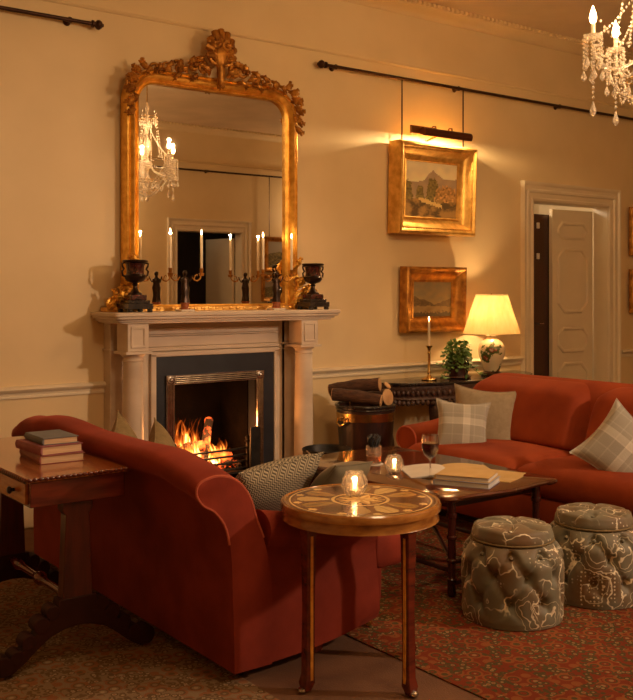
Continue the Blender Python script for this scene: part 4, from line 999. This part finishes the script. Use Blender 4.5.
m = M(); m.tube([(-.30,-.565,.17),(-.15,-.3,.24),(0,0,.27),(.15,.3,.24),(.30,.565,.17)], .011, 8); m.tube([(.30,-.565,.17),(.15,-.3,.24),(0,0,.27),(-.15,.3,.24),(-.30,.565,.17)], .011, 8)
m.build('cross_brace', DARKM, cf)
TC = .490
# things on the coffee table
def tealight(nm, loc, label, s=1.0, w=.6):
    r = empty(nm, label, 'tealight holder', loc, group='cut glass tealight holders')
    P = [(.022,0),(.034,.006),(.045,.025),(.050,.045),(.047,.066),(.037,.085),(.035,.092),(.032,.091),(.033,.083),(.041,.064),(.044,.045),(.038,.026),(.026,.012),(0,.010)]
    m = M(); rings = []
    for i, (rr, z) in enumerate(P):
        rings.append([(s*rr*(1+.045*((j+i) % 2)*(i < 7))*cos(2*pi*j/14), s*rr*(1+.045*((j+i) % 2)*(i < 7))*sin(2*pi*j/14), s*z) for j in range(14)])
    m.loft(rings); m.build('glass_holder', CUTG, r, smooth=0)
    c = M().lathe([(.018,.012),(.019,.013),(.019,.026),(.0,.025)], 16, (0,0,0)).build('tealight', WAX, r)
    flame_part(c, (0,0,.026), TEAL, 1.1)
    lamp('tealight_glow', 'POINT', (loc[0], loc[1], loc[2]+.062), w, (1,.52,.2), .006)
    return r
tealight('tealight_holder', (3.34, -1.98, TC), 'faceted glass tealight holder on the coffee table beside the open book', 1.0, .2)
tm = empty('whisky_tumbler', 'cut glass tumbler of amber drink on a coaster on the coffee table', 'glass', (3.42, -1.72, TC+.004)); tm.scale = (1.15,1.15,1.15)
M().lathe([(.030,0),(.034,.004),(.038,.085),(.0355,.085),(.0325,.012),(0,.010)], 12).build('glass', CUTG, tm, smooth=0)
M().lathe([(.0315,.012),(.033,.035),(.0,.0355)], 16).build('drink', WHISKY, tm)
m = M(); random.seed(5)
for k in range(3): m.cbox((random.uniform(-.012,.012), random.uniform(-.012,.012), .035+.02*k), (.022,.022,.02), None)
m.build('ice_cube', CUTG, tm, smooth=0, bevel=.003)
m = M()
for k in range(7):
    a = 2*pi*k/7; m.tube([(.012*cos(a),.012*sin(a),.075),(.026*cos(a),.022*sin(a),.105),(.030*cos(a+.5),.026*sin(a+.5),.125),(.016*cos(a+.9),.014*sin(a+.9),.140)], [.004,.0075,.007,.003], 6)
m.build('dark_garnish', mat('dark_garnish', (.03,.035,.04), .35), tm)
co = M().lathe([(.052,0),(.054,.002),(.05,.004),(0,.004)], 32).build('coaster', WHPAPER, loc=(3.42,-1.72,TC)); tag(co, 'round pale coaster under the whisky tumbler', 'coaster')
wg = empty('wine_glass', 'stemmed glass of dark red wine standing by the open book', 'wine glass', (3.39, -2.20, TC)); wg.scale = (1.2,1.2,1.2)
M().lathe([(.036,0),(.037,.0015),(.02,.004),(.005,.009),(.0035,.02),(.0035,.075),(.008,.085),(.026,.10),(.037,.125),(.038,.15),(.034,.185),(.033,.185),(.036,.15),(.035,.126),(.024,.102),(.004,.088),(0,.087)], 28).build('glass', GLASS, wg)
M().lathe([(.003,.0882),(.0235,.102),(.0346,.126),(.0362,.152),(0,.1525)], 28).build('wine', WINE, wg)
def book(nm, loc, rz, W, L, T, cover, label, group=None, pages=PAGES, cat='book', label2=None):
    r = empty(nm, label, cat, loc, rz, group)
    c = .003
    m = M().box(0, W, 0, L, 0, c).box(0, W, 0, L, T-c, T)
    pr = [(0,0)]+[(-.006*sin(pi*k/6), T*k/6) for k in range(7)]+[(c, T),(c,0)]
    m.prism(pr, 0, L, 'y')
    m.build('cover', cover, r, bevel=.001)
    M().box(c, W-.006, .005, L-.005, c, T-c).build('pages', pages, r, smooth=0, label='pale page block')
    return r
b1 = book('book', (3.24, -2.30, TC), radians(-62), .28, .215, .027, BLUEC, 'lower of two large pale books stacked at the near end of the coffee table', 'books on the coffee table', pages=WHPAPER)
b2 = book('book', (3.25, -2.31, TC+.022), radians(-60), .27, .21, .024, YELP, 'upper of two large books, cover coloured amber for its reflection, stacked at the near end of the coffee table', 'books on the coffee table', pages=WHPAPER)
b1.location = (3.30,-2.32,TC); b2.location = (3.305,-2.325,TC+.027)
# open magazine
ob = empty('open_book', 'open illustrated book lying flat behind the wine glass', 'book', (3.60, -2.12, TC), radians(-30), 'books on the coffee table')
for s in (-1, 1):
    m = M(); n = 14; top = [(s*.235*t, .0, .003+.016*sin(pi*min(1,t*1.05+.04))**.7*(1-t*.55)) for t in [i/n for i in range(n+1)]]
    rings = [[(x, y, z) for x, _, z in top]+[(top[-1][0], y, .001), (0, y, .001)] for y in (-.155, .155)]
    m.loft(rings); m.build('page_block', WHPAPER if s < 0 else YELP, ob)
m = M().box(-.24,.24,-.16,.16,0,.0015); m.build('cover', GREY, ob, smooth=0)
mg = empty('magazine', 'amber-toned magazine with a curling page beside the open book', 'magazine', (3.68, -2.34, TC), radians(20), 'books on the coffee table')
m = M(); n = 16
topv = [(-.11+.22*i/n, .004+.016*max(0,(i/n-.55))**1.5*4*.6+.003*sin(i*.6)) for i in range(n+1)]
rings = [[(x, y, z) for x, z in topv]+[(x, y, 0.0 if k < n-2 else max(0,z-.003)) for k, (x, z) in reversed(list(enumerate(topv)))] for y in (-.15,0,.15)]
m.loft(rings); m.build('pages', YELP, mg)

# ================================================================ ROUND MARQUETRY TABLE
RT = (2.315, -2.95, 0); RR = .305; RZ = .655
rt = empty('round_table', 'round marquetry side table with inlaid top in front of the near sofa arm', 'side table', RT, radians(5))
m = M(); m.c = []
nr, na = 46, 160
verts = [(0,0,RZ)]
rr_ = [RR*.93*(i+1)/nr for i in range(nr)]
for r in rr_: verts += [(r*cos(2*pi*j/na), r*sin(2*pi*j/na), RZ) for j in range(na)]
faces = []
def inlay(r, a):
    t = r/(RR*.93)
    lt = (.56,.33,.10); md = (.19,.055,.016); dk = (.06,.016,.008); yw = (.80,.54,.20)
    if t > .965: return dk
    if t > .93: return yw
    if t > .905: return dk
    k = 12; ph = (a/(2*pi)*k) % 1; s = int(a/(2*pi)*k)
    if t > .42:
        u = (t-.665)/.235; v = (ph-.5)/.40
        d = u*u*(1+.35*u*(1)) + v*v
        if d < 1:
            if d > .86: return dk
            c = [yw, (.45,.26,.07), dk, lt][s % 4]
            c = tuple(q*.8 for q in c)
            return c if abs(v) > .06 or u > .6 else tuple(x*.7 for x in c)
        k2 = ((a/(2*pi)*k+.5) % 1-.5)
        if t > .80 and abs(k2) < .16*(1-abs(t-.86)/.08): return yw
        return md
    if t > .39: return dk
    if t > .355: return yw
    if t > .33: return dk
    k = 8; ph = abs((a/(2*pi)*k) % 1-.5)*2
    if t < .30*(1-.55*ph) + .02:
        return yw if t > .06 and int(a/(2*pi)*16) % 2 else lt
    if t > .22 and ph > .75: return lt
    return (.20,.06,.02)
for j in range(na): faces.append((0, 1+j, 1+(j+1) % na)); m.c.append(inlay(.001, 2*pi*(j+.5)/na))
for i in range(nr-1):
    for j in range(na):
        a, b = 1+i*na, 1+(i+1)*na; k = (j+1) % na
        faces.append((a+j, b+j, b+k, a+k)); m.c.append(inlay((rr_[i]+rr_[i+1])/2, 2*pi*(j+.5)/na))
base = len(verts)
m.add(verts, faces)
m.build('inlaid_top', INLAY, rt, smooth=0, recalc=False)
M().lathe([(RR*.925,.60),(RR*.925,RZ-.002),(RR*.93,RZ+.001),(RR*.955,RZ+.003),(RR*.97,RZ-.002),(RR*.985,RZ-.001),(RR*1.0,RZ-.012),(RR*.995,RZ-.026),(RR*.965,RZ-.03),(RR*.965,RZ-.058),(RR*.975,RZ-.064),(RR*.93,RZ-.068)], 96).build('rim', mat('gilt_walnut', (.26,.09,.018), .2, c2=(.42,.18,.035), scale=14, coat=.6, stretch=(1,1,3)), rt)
M().lathe([(0,.595),(RR*.92,.595),(RR*.92,.64),(0,.64)], 64).build('underframe', MAHOGD, rt)
STRIP = mat('satinwood_strip', (.85,.42,.07), .3, c2=(.6,.25,.04), scale=40)
for k in range(4):
    a = radians(183-5+90*k); x, y = .255*cos(a), .255*sin(a)
    m = M()
    rings = []
    for z, w_ in ((.0,.014),(.015,.018),(.03,.022),(.06,.018),(.30,.017),(.56,.021),(.60,.024)):
        off = .012*max(0,(.08-z)/.08)
        mt = [(x+off*cos(a)+w_*q*cos(a)-w_*p*sin(a), y+off*sin(a)+w_*q*sin(a)+w_*p*cos(a), z) for p, q in ((-1,-1),(1,-1),(1,1),(-1,1))]
        rings.append(mt)
    m.loft(rings); lg = m.build('leg', MAHOG, rt, bevel=.003)
    m = M(); m.cbox((0,0,.31), (.007,.0035,.50)); 
    gx, gy = x, y
    for da in (pi/2,-pi/2):
        w_ = .0185; qx, qy = gx-w_*sin(da-pi/2+0)*0, gy
    wx = x+.0195*cos(a+pi/2+ (0 if k != 0 else 0)); wy = y+.0195*sin(a+pi/2)
    rm = Matrix.Translation((x,y,0)) @ Matrix.Rotation(a, 4, 'Z')
    for p in (-1, 1):
        M().box(-.006,.006, p*.0165-.0045, p*.0165+.0045, .04, .57, rm).build('inlay_strip', STRIP, lg, label='golden inlaid strip')
    M().lathe([(.012,0),(.016,.006),(.014,.014),(.008,.018)], 14, (x+.030*cos(a), y+.030*sin(a), 0)).build('foot_cap', GLASS if False else STEEL, lg, label='pale metal foot cap')
tealight('tealight_holder', (2.335, -2.89, RZ+.002), 'faceted glass tealight holder glowing on the round marquetry table', 1.0, .35)
# ================================================================ SOFAS
def sofa(name, label, L, D, H, arm_z, seat_z, mt, loc, rz, group, hz, base_z, ncush=2, lean=0.0, cush_front=.84, arm_front=.69, backc=False, ears=True, ar=.072, rise=0.0):
    """back plane at local x=0 facing +x, length along y from -L/2 to L/2"""
    r = empty(name, label, 'sofa', loc, rz, group)
    # back: lofted rolled section
    def section(y, h, k=1.0, flare=0.0):
        P = [(.0,base_z),(-.005,.25),(-.012,.45),(-.035,.58),(-.085,h-.125),(-.135,h-.095),(-.165,h-.055),(-.158,h-.018),(-.12,h-.0),(-.06,h+.004),(.01,h-.02),(.07,h-.085),(.105,h-.18),(.14,.50),(.17,.35),(.17,base_z)]
        c = Vector((.02, .5)); out = []
        for x, z in P:
            kk = k if z > .5 else 1-(1-k)*.35; x2 = c.x+(x-c.x)*kk; z2 = z if z < .3 else base_z+(z-base_z)*(1-(1-k)*.10)
            x2 -= flare*max(0,(z-.3))/.5
            out.append((x2, y, z2))
        return spline(out)
    ys = [-L/2, -L/2+.006, -L/2+.02, -L/2+.05]+[-L/2+.05+(L-.10)*i/26 for i in range(1, 26)]+[L/2-.05, L/2-.02, L/2-.006, L/2]
    rings = []
    for y in ys:
        e = min(y+L/2, L/2-y); k = 1 if e > .05 else (.90+.10*sqrt(max(0,1-(1-e/.05)**2)))
        t = (y+L/2)/L
        rings.append(section(y, hz(t), k, lean*(max(0,t-.72)/.28)**1.5))
    bk = M().loft(rings).build('back', mt, r, smooth=50)
    sc_ = rings[1]
    for rg, sgn in ((rings[1], -1), (rings[-2], 1)):
        zz_ = .50; pts = [Vector(p)+Vector((0, sgn*.002, 0)) for p in rg if p[2] > zz_]
        M().tube(pts, .0055, 6).build('piping', PIPE, bk)
    # frame under the seat
    m = M(); d2 = cush_front-.03
    rings = []
    for z, k in ((base_z,0),(base_z+.01,.006),(.20,.010),(.27,.004),(.29,-.01)):
        q = rise*max(0,(.29-z)/(.29-base_z)); rings.append([(.05,-L/2+.04-k,z),(arm_front-.04,-L/2+.04-k,z+q),(arm_front,-L/2+.16,z+q),(d2+k,-L/2+.175,z+q),(d2+k,L/2-.175,z+q),(arm_front,L/2-.16,z+q),(arm_front-.04,L/2-.04+k,z+q),(.05,L/2-.04+k,z)])
    m.loft(rings); m.build('seat_frame', mt, r, bevel=.02, seg=3)
    # skirt piping along the bottom edge
    # arms: low rolled arms sweeping down from the back
    for s in (-1, 1):
        rings = []
        n = 18
        for i in range(n+1):
            t = i/n; x = .15+(arm_front-.15)*t
            az = arm_z+.055*(1-t)**2-.01*t
            rr = ar-.006*t
            k = 1 if t < .96 else .93
            yo = s*(L/2-.10)      # arm centre line
            cz = az-rr
            P = []
            for j in range(13):
                a = radians(-40+ (260)*j/12)
                P.append((x, yo+s*(.035+rr*cos(a)*1.15*k), cz+rr*sin(a)*k))
            P.append((x, yo-s*.055, .30)); bz = base_z+rise*t*t; P.append((x, yo-s*.055, bz+.01)); P.append((x, yo+s*.085, bz)); P.append((x, yo+s*.088, .25)); P.append((x, yo+s*.07, cz-.09))
            rings.append(spline(P, 3))
        am = M().loft(rings).build('arm', mt, r, smooth=55)
        rg = rings[-1]; pts = [Vector(p)+Vector((.003,0,0)) for p in rg[:37]]
        M().tube(pts, .0055, 6).build('piping', PIPE, am)
    # seat cushions, rounded and puffy
    def cushion(x0, x1, y0, y1, z0, z1, nm, puff=.02, tilt=0, parent=r, notch=None, mt2=mt):
        m = M(); nx, ny = 14, 18
        top = []; bot = []
        def P(i, j, up):
            u = -1+2*i/nx; v = -1+2*j/ny
            # superellipse-rounded footprint
            e = .06
            x = (x0+x1)/2+(x1-x0)/2*u; y = (y0+y1)/2+(y1-y0)/2*v
            edge = min(1, (1-abs(u))*(x1-x0)/2/.05, (1-abs(v))*(y1-y0)/2/.05)
            q = sqrt(max(0, 1-(1-edge)**2))
            mid = (z0+z1)/2; hh = (z1-z0)/2
            z = mid+(1 if up else -1)*hh*(.42+.58*q)+(puff*(1-u*u)*(1-v*v) if up else 0)
            return (x, y, z)
        v = [P(i,j,1) for i in range(nx+1) for j in range(ny+1)]+[P(i,j,0) for i in range(nx+1) for j in range(ny+1)]
        K = (nx+1)*(ny+1); f = []
        for i in range(nx):
            for j in range(ny):
                a = i*(ny+1)+j; f.append((a, a+ny+1, a+ny+2, a+1)); f.append((K+a, K+a+1, K+a+ny+2, K+a+ny+1))
        for i in range(nx):
            a = i*(ny+1); f.append((a, K+a, K+a+ny+1, a+ny+1)); a += ny; f.append((a, a+ny+1, K+a+ny+1, K+a))
        for j in range(ny):
            f.append((j, j+1, K+j+1, K+j)); a = nx*(ny+1)+j; f.append((a, K+a, K+a+1, a+1))
        m.add(v, f)
        o = m.build(nm, mt2, parent, smooth=50, sub=1)
        return o
    yi = L/2-.165; w_ = 2*yi/ncush
    for k in range(ncush):
        cushion(.16, cush_front, -yi+w_*k+.002, -yi+w_*(k+1)-.002, .285, seat_z, 'seat_cushion', .03)
    for s in (-1, 1) if ears else ():   # the ears of the T shaped cushions in front of the arms
        cushion(arm_front+.005, cush_front, s*(L/2-.10)-.068, s*(L/2-.10)+.068, .285, seat_z, 'seat_cushion_ear', .01)
    if backc:
        for k in range(ncush):
            y0, y1 = -yi+w_*k+.004, -yi+w_*(k+1)-.004
            if k == 0: y0 -= .10
            if k == ncush-1: y1 += .10
            m = M(); ny, nz = 22, 16; vf = []; vb = []
            for j in range(nz+1):
                for i in range(ny+1):
                    u = -1+2*i/ny; v = -1+2*j/nz
                    # rounded top corners
                    zt = H-.015-.10*max(0,(abs(u)-.70)/.30)**2.2
                    y = (y0+y1)/2+(y1-y0)/2*u; z = .44+(zt-.44)*(j/nz)
                    eu = min(1, (1-abs(u))/.16); ev = min(1, (1-v)/.35) if v > 0 else min(1,(1+v)/.25)
                    q = sqrt(max(0,1-(1-eu)**2))*sqrt(max(0,1-(1-ev)**2))
                    lean_ = .20-.15*(j/nz)**1.2
                    vf.append((lean_-.03+.13*q, y, z)); vb.append((lean_-.12-.0*q, y, z))
            m.add(vf+vb, [])
            K = (ny+1)*(nz+1); f = []
            for j in range(nz):
                for i in range(ny):
                    a = j*(ny+1)+i; f.append((a,a+1,a+ny+2,a+ny+1)); f.append((K+a,K+a+ny+1,K+a+ny+2,K+a+1))
            for i in range(ny):
                f.append((i, K+i, K+i+1, i+1)); a = nz*(ny+1)+i; f.append((a, a+1, K+a+1, K+a))
            for j in range(nz):
                a = j*(ny+1); f.append((a, a+ny+1, K+a+ny+1, K+a)); a += ny; f.append((a, K+a, K+a+ny+1, a+ny+1))
            m.f += f
            m.build('back_cushion', mt, r, smooth=60, sub=1)
    # legs
    for s in (-1, 1):
        M().lathe([(.010,.03),(.016,.045),(.014,.06),(.024,.09),(.02,.11),(.03,.125),(.03,base_z+.03+rise)], 14, (cush_front-.08, s*(L/2-.20), 0)).build('front_leg', MAHOGD, r)
        M().lathe([(.001,0),(.016,.004),(.02,.018),(.016,.032),(.001,.036)], 12, (cush_front-.08, s*(L/2-.20), 0)).build('castor', BRASS, r)
        M().lathe([(.018,0),(.022,.03),(.03,base_z+.02)], 4, (.08, s*(L/2-.09), 0)).build('back_leg', MAHOGD, r)
    return r
def hz1(t):   # near end (t=0) to far end (t=1), gentle camel back
    pts = [(0,.775),(.05,.80),(.18,.83),(.35,.822),(.52,.822),(.71,.84),(.90,.80),(1,.74)]
    for (a, x), (b, y) in zip(pts, pts[1:]):
        if a <= t <= b: k = (t-a)/(b-a); k = k*k*(3-2*k); return x+(y-x)*k
    return .8
sofa('sofa', 'rust velvet sofa seen from behind, with the mahogany table at its back', 2.02, .90, .80, .56, .45, VELVET, (1.86, -1.77, 0), 0, 'pair of rust velvet sofas', hz1, .045, lean=-.05, cush_front=.88, arm_front=.70, rise=.065)
sofa('sofa', 'rust velvet sofa facing left, with plaid cushions on its seat', 2.17, .95, .875, .56, .46, VELVETR, (5.02, -2.035, 0), pi, 'pair of rust velvet sofas', lambda t: .865-.09*max(0,(abs(t-.5)-.40)/.10)**2, .09, cush_front=.86, arm_front=.72, backc=True, ears=False, ar=.095)

# ================================================================ CUSHIONS
def pillow(name, label, W, H, T, mt, loc, rot, group=None, pipe=None, seed=1, pinch=.10):
    random.seed(seed)
    n = 18; m = M(); V = []
    for side in (1, -1):
        for i in range(n+1):
            for j in range(n+1):
                u = -1+2*i/n; v = -1+2*j/n
                x = W/2*u*(1-pinch*(1-v*v)*abs(u)**1.0*.9); z = H/2*v*(1-pinch*(1-u*u)*abs(v)*.9)
                q = max(0,(1-u*u)*(1-v*v))**.42
                nn = noise.noise(Vector((u*1.6+seed, v*1.6, seed*2.7)))*.18
                V.append((x, side*(-1)*(T/2*q*(1+nn)+.0015), z))
    K = (n+1)**2; f = []
    for i in range(n):
        for j in range(n):
            a = i*(n+1)+j; f.append((a, a+1, a+n+2, a+n+1)); f.append((K+a, K+a+n+1, K+a+n+2, K+a+1))
    for i in range(n):
        a = i*(n+1); f.append((a, a+n+1, K+a+n+1, K+a)); b = a+n; f.append((b, K+b, K+b+n+1, b+n+1))
    for j in range(n):
        f.append((j, K+j, K+j+1, j+1)); a = n*(n+1)+j; f.append((a, a+1, K+a+1, K+a))
    m.add(V, f)
    r = empty(name, label, 'cushion', loc, rot=rot, group=group)
    o = m.build('cushion_cover', mt, r, smooth=60, sub=1)
    edge = [V[i*(n+1)] for i in range(n+1)]+[V[n*(n+1)+j] for j in range(1, n+1)]+[V[i*(n+1)+n] for i in range(n-1, -1, -1)]+[V[j] for j in range(n-1, -1, -1)]
    M().tube([(x, 0, z) for x, y, z in edge], .004, 6).build('piping', pipe or mt, r)
    return r
CG = 'scatter cushions on the right sofa'; CH = 'scatter cushions on the left sofa'
# right sofa
pillow('throw_cushion', 'taupe cushion leaning behind the plaid one at the far arm of the right sofa', .43, .43, .14, TAUPE, (4.66, -1.37, .60), (radians(-18), radians(5), radians(-50)), CG, seed=3, pinch=.16)
pillow('throw_cushion', 'grey plaid cushion in front at the far arm of the right sofa', .35, .35, .14, PLAID, (4.42, -1.41, .575), (radians(-22), radians(4), radians(-42)), CG, seed=4, pinch=.18)
pillow('throw_cushion', 'grey plaid cushion at the near end of the right sofa, at the photo edge', .40, .40, .15, PLAID, (4.44, -2.60, .585), (radians(-24), radians(38), radians(-62)), CG, seed=5, pinch=.18)
pillow('throw_cushion', 'khaki cushion behind the plaid one at the near end of the right sofa', .42, .42, .13, OLIVEW, (4.64, -2.80, .60), (radians(-16), radians(18), radians(-75)), CG, seed=6)
# left sofa
pillow('throw_cushion', 'khaki cushion poking over the left sofa back, left one of two', .42, .42, .14, OLIVEW, (2.24, -1.12, .555), (radians(-20), radians(-12), radians(60)), CH, seed=7)
pillow('throw_cushion', 'khaki cushion poking over the left sofa back, right one before the fire', .42, .42, .14, OLIVEW, (2.24, -1.56, .565), (radians(-20), radians(-12), radians(62)), CH, seed=8)
pillow('throw_cushion', 'zigzag woven cushion lying at the near arm of the left sofa', .46, .38, .17, KNIT, (2.27, -2.38, .585), (radians(38), radians(-4), radians(6)), CH, seed=9, pinch=.06)
pillow('throw_cushion', 'green-grey velvet cushion beyond the zigzag one on the left sofa', .36, .30, .13, GREENV, (2.60, -2.42, .575), (radians(40), radians(6), radians(24)), CH, seed=10, pinch=.04)

# ================================================================ OTTOMANS
def ottoman(label, loc, rz):
    r = empty('tufted_footstool', label, 'footstool', loc, rz, 'tufted paisley footstools')
    R0 = .222; Hh = .335; nb = 9
    rows = [(.105, 0), (.215, .5), (.30, 0)]
    btn = [(2*pi*(k+off)/nb, z) for z, off in rows for k in range(nb)]
    def depth(a, z):
        d = 0
        for ba, bz in btn:
            da = (a-ba+pi) % (2*pi)-pi; dd = math.hypot(da*R0, z-bz)
            if dd < .10: d += .030*math.exp(-(dd/.026)**2)
        # creases along the diamond lattice
        u = a*nb/(2*pi); best = 1
        for sgn in (-1, 1):
            q = (u+sgn*(z-.105)/.11*.5) % 1; q = min(q, 1-q); best = min(best, q)
        d += .014*math.exp(-(best/.09)**2)*max(0, min(1, (z-.03)/.06))*max(0, min(1, (.33-z)/.03+.2))
        return d
    rings = []; n = 108
    zs = [0,.008,.02]+[.02+.30*i/40 for i in range(1,41)]+[.328,.334,.336]
    for z in zs:
        e = 1 if .02 <= z <= .27 else (.985 if z < .02 else 1-.16*((z-.27)/.066)**2)
        bulge = 1+.02*sin(pi*z/.33)
        rings.append([((R0*e*bulge-depth(2*pi*j/n, z))*cos(2*pi*j/n), (R0*e*bulge-depth(2*pi*j/n, z))*sin(2*pi*j/n), z+.004) for j in range(n)])
    body = M().loft(rings).build('tufted_body', OTTO, r, smooth=70)
    tb = [(0,0)]+[(.115*cos(2*pi*k/6+.3), .115*sin(2*pi*k/6+.3)) for k in range(6)]
    m = M(); rings = []
    prof = [(.145,.335),(.165,.337),(.178,.348),(.181,.362),(.178,.378),(.172,.392),(.17,.402),(.15,.408),(.13,.411),(.11,.413),(.09,.415),(.07,.416),(.05,.417),(.03,.417),(.012,.417),(.001,.417)]
    for rr, z in prof:
        ring = []
        for j in range(n):
            a = 2*pi*j/n; x, y = rr*cos(a), rr*sin(a); d = 0
            if z > .37:
                for bx_, by_ in tb:
                    dd = math.hypot(x-bx_, y-by_); d += .020*math.exp(-(dd/.022)**2)
                q = abs(((a-.3)/(2*pi)*6) % 1-.5); q = .5-q
                d += .006*math.exp(-(q*rr/.012)**2)*min(1, rr/.06)
            ring.append((x, y, z-d))
        rings.append(ring)
    cu = M().loft(rings).build('top_cushion', OTTO, r, smooth=70)
    M().tube([(.181*cos(2*pi*k/60), .181*sin(2*pi*k/60), .350) for k in range(61)], .004, 6).build('piping', OLIVEW, cu)
    for ba, bz in btn:
        rr = R0*1.015-depth(ba, bz)+.001; M().ball((rr*cos(ba), rr*sin(ba), bz+.004), .009, 10, 7).build('button', OTTO, body)
    for bx_, by_ in tb: M().ball((bx_, by_, .397), (.009,.009,.006), 10, 7).build('button', OTTO, cu)
    return r
o1 = ottoman('green-grey paisley tufted footstool at the front, nearer to the camera', (3.265, -2.86, 0), .35)
dup(o1, (3.785, -2.905, 0), rz=2.4, label='green-grey paisley tufted footstool beside the right sofa, at the right edge')

# ================================================================ REGENCY SIDE TABLE BEHIND THE SOFA
tz = .745
rg = empty('side_table', 'mahogany side table with a drawer standing behind the left sofa', 'side table', (1.49, -1.82, 0))
X0_, X1_, Y0_, Y1_ = -.215, .20, -.44, .62
m = M().box(X0_, X1_, Y0_, Y1_, tz-.018, tz); m.build('table_top', mat('table_top_veneer', (.42,.13,.03), .18, c2=(.26,.07,.018), scale=4, stretch=(8,1,1), coat=.8), rg, bevel=.004)
m = M()
for i in range(48):
    t = (i+.5)/48; m.ball((X0_-.002, Y0_+(Y1_-Y0_)*t, tz-.006), (.006,.012,.008), 8, 5)
for i in range(19):
    t = (i+.5)/19; m.ball((X0_+(X1_-X0_)*t, Y0_-.002, tz-.006), (.012,.006,.008), 8, 5)
m.build('beaded_edge', MAHOG, rg)
m = M().box(X0_+.02, X1_-.01, Y0_+.015, Y1_-.02, tz-.115, tz-.018); m.build('apron', MAHOG, rg, bevel=.003)
for y0, y1 in ((-.395, .06), (.10, .56)):
    d = M().box(X0_+.010, X0_+.022, y0, y1, tz-.105, tz-.028).build('drawer_front', SATIN, rg, bevel=.002, label='orange satinwood drawer front')
    if y0 < -.3:
        yk = y0+.12
    else: yk = y0+.12
    for yy in (y0+.12, y1-.10):
        mt = Matrix.Translation((X0_+.010, yy, tz-.066)) @ Matrix.Rotation(-pi/2, 4, 'Y')
        M().lathe([(.008,0),(.006,.008),(.013,.014),(.015,.02),(.010,.026),(.001,.028)], 16, mat=mt).build('knob', IRON, d, label='round dark knob')
mat('table_leg_mahogany', (.10,.016,.008), .3, c2=(.05,.008,.005), scale=5, stretch=(6,6,1), coat=.3)
for yy in (-.38, .36):
    m = M(); rings = []
    for z, w_ in ((.20,.066),(.22,.062),(.40,.055),(.58,.048),(.60,.062),(.63,.062)):
        rings.append([(-w_, yy-.028, z), (w_, yy-.028, z), (w_, yy+.028, z), (-w_, yy+.028, z)])
    m.loft(rings); m.build('trestle_column', MATS['table_leg_mahogany'], rg, bevel=.004)
    # carved spreading feet
    out = [(-.08,.235),(-.075,.26),(.075,.26),(.08,.235),(.105,.215),(.115,.19),(.15,.175),(.165,.145),(.19,.12),(.215,.10),(.235,.075),(.26,.065),(.285,.075),(.31,.06),(.315,.03),(.295,.012),(.265,.012),(.235,.03),(.20,.055),(.16,.09),(.11,.125),(.05,.145),(0,.15)]
    poly = out+[(-x, z) for x, z in reversed(out[4:-1])]
    m = M().prism(poly, yy-.032, yy+.032, 'y')
    for s in (-1, 1):
        for (x, z, r_) in ((.292,.050,.036),(.240,.075,.026),(.195,.122,.028),(.145,.175,.030),(.10,.215,.026)):
            m.tube([(s*x, yy-.034, z), (s*x, yy+.034, z)], r_*1.05, 18)
    f_ = m.build('trestle_foot', DARKM, rg, bevel=.004)
    for s in (-1, 1): M().ball((s*.292, yy, .012), (.018,.03,.012), 12, 8).build('castor', BRASS, f_)
m = M().lathe([(.016,0),(.024,.01),(.016,.02),(.014,.06),(.022,.08),(.026,.10),(.022,.12),(.015,.16),(.014,.30),(.02,.33),(.028,.35),(.028,.37),(.02,.39),(.014,.42),(.015,.56),(.022,.60),(.026,.62),(.022,.64),(.014,.66),(.016,.70),(.024,.71),(.016,.72)], 18, mat=Matrix.Translation((0,-.37,.235)) @ Matrix.Rotation(-pi/2, 4, 'X'))
m.build('turned_stretcher', MAHOG, rg)
bkx, bky = 1.425, -2.005
g = 'books on the side table'
book('book', (bkx, bky, tz), radians(-3), .185, .27, .034, BROWNB, 'rose-brown leather book at the bottom of the pile on the side table', g)
book('book', (bkx+.008, bky+.006, tz+.034), radians(3), .18, .26, .036, PINKB, 'plum book in the middle of the pile on the side table', g)
book('book', (bkx+.028, bky+.04, tz+.070), radians(-1), .15, .22, .028, GREY, 'small grey book on top of the pile on the side table', g)
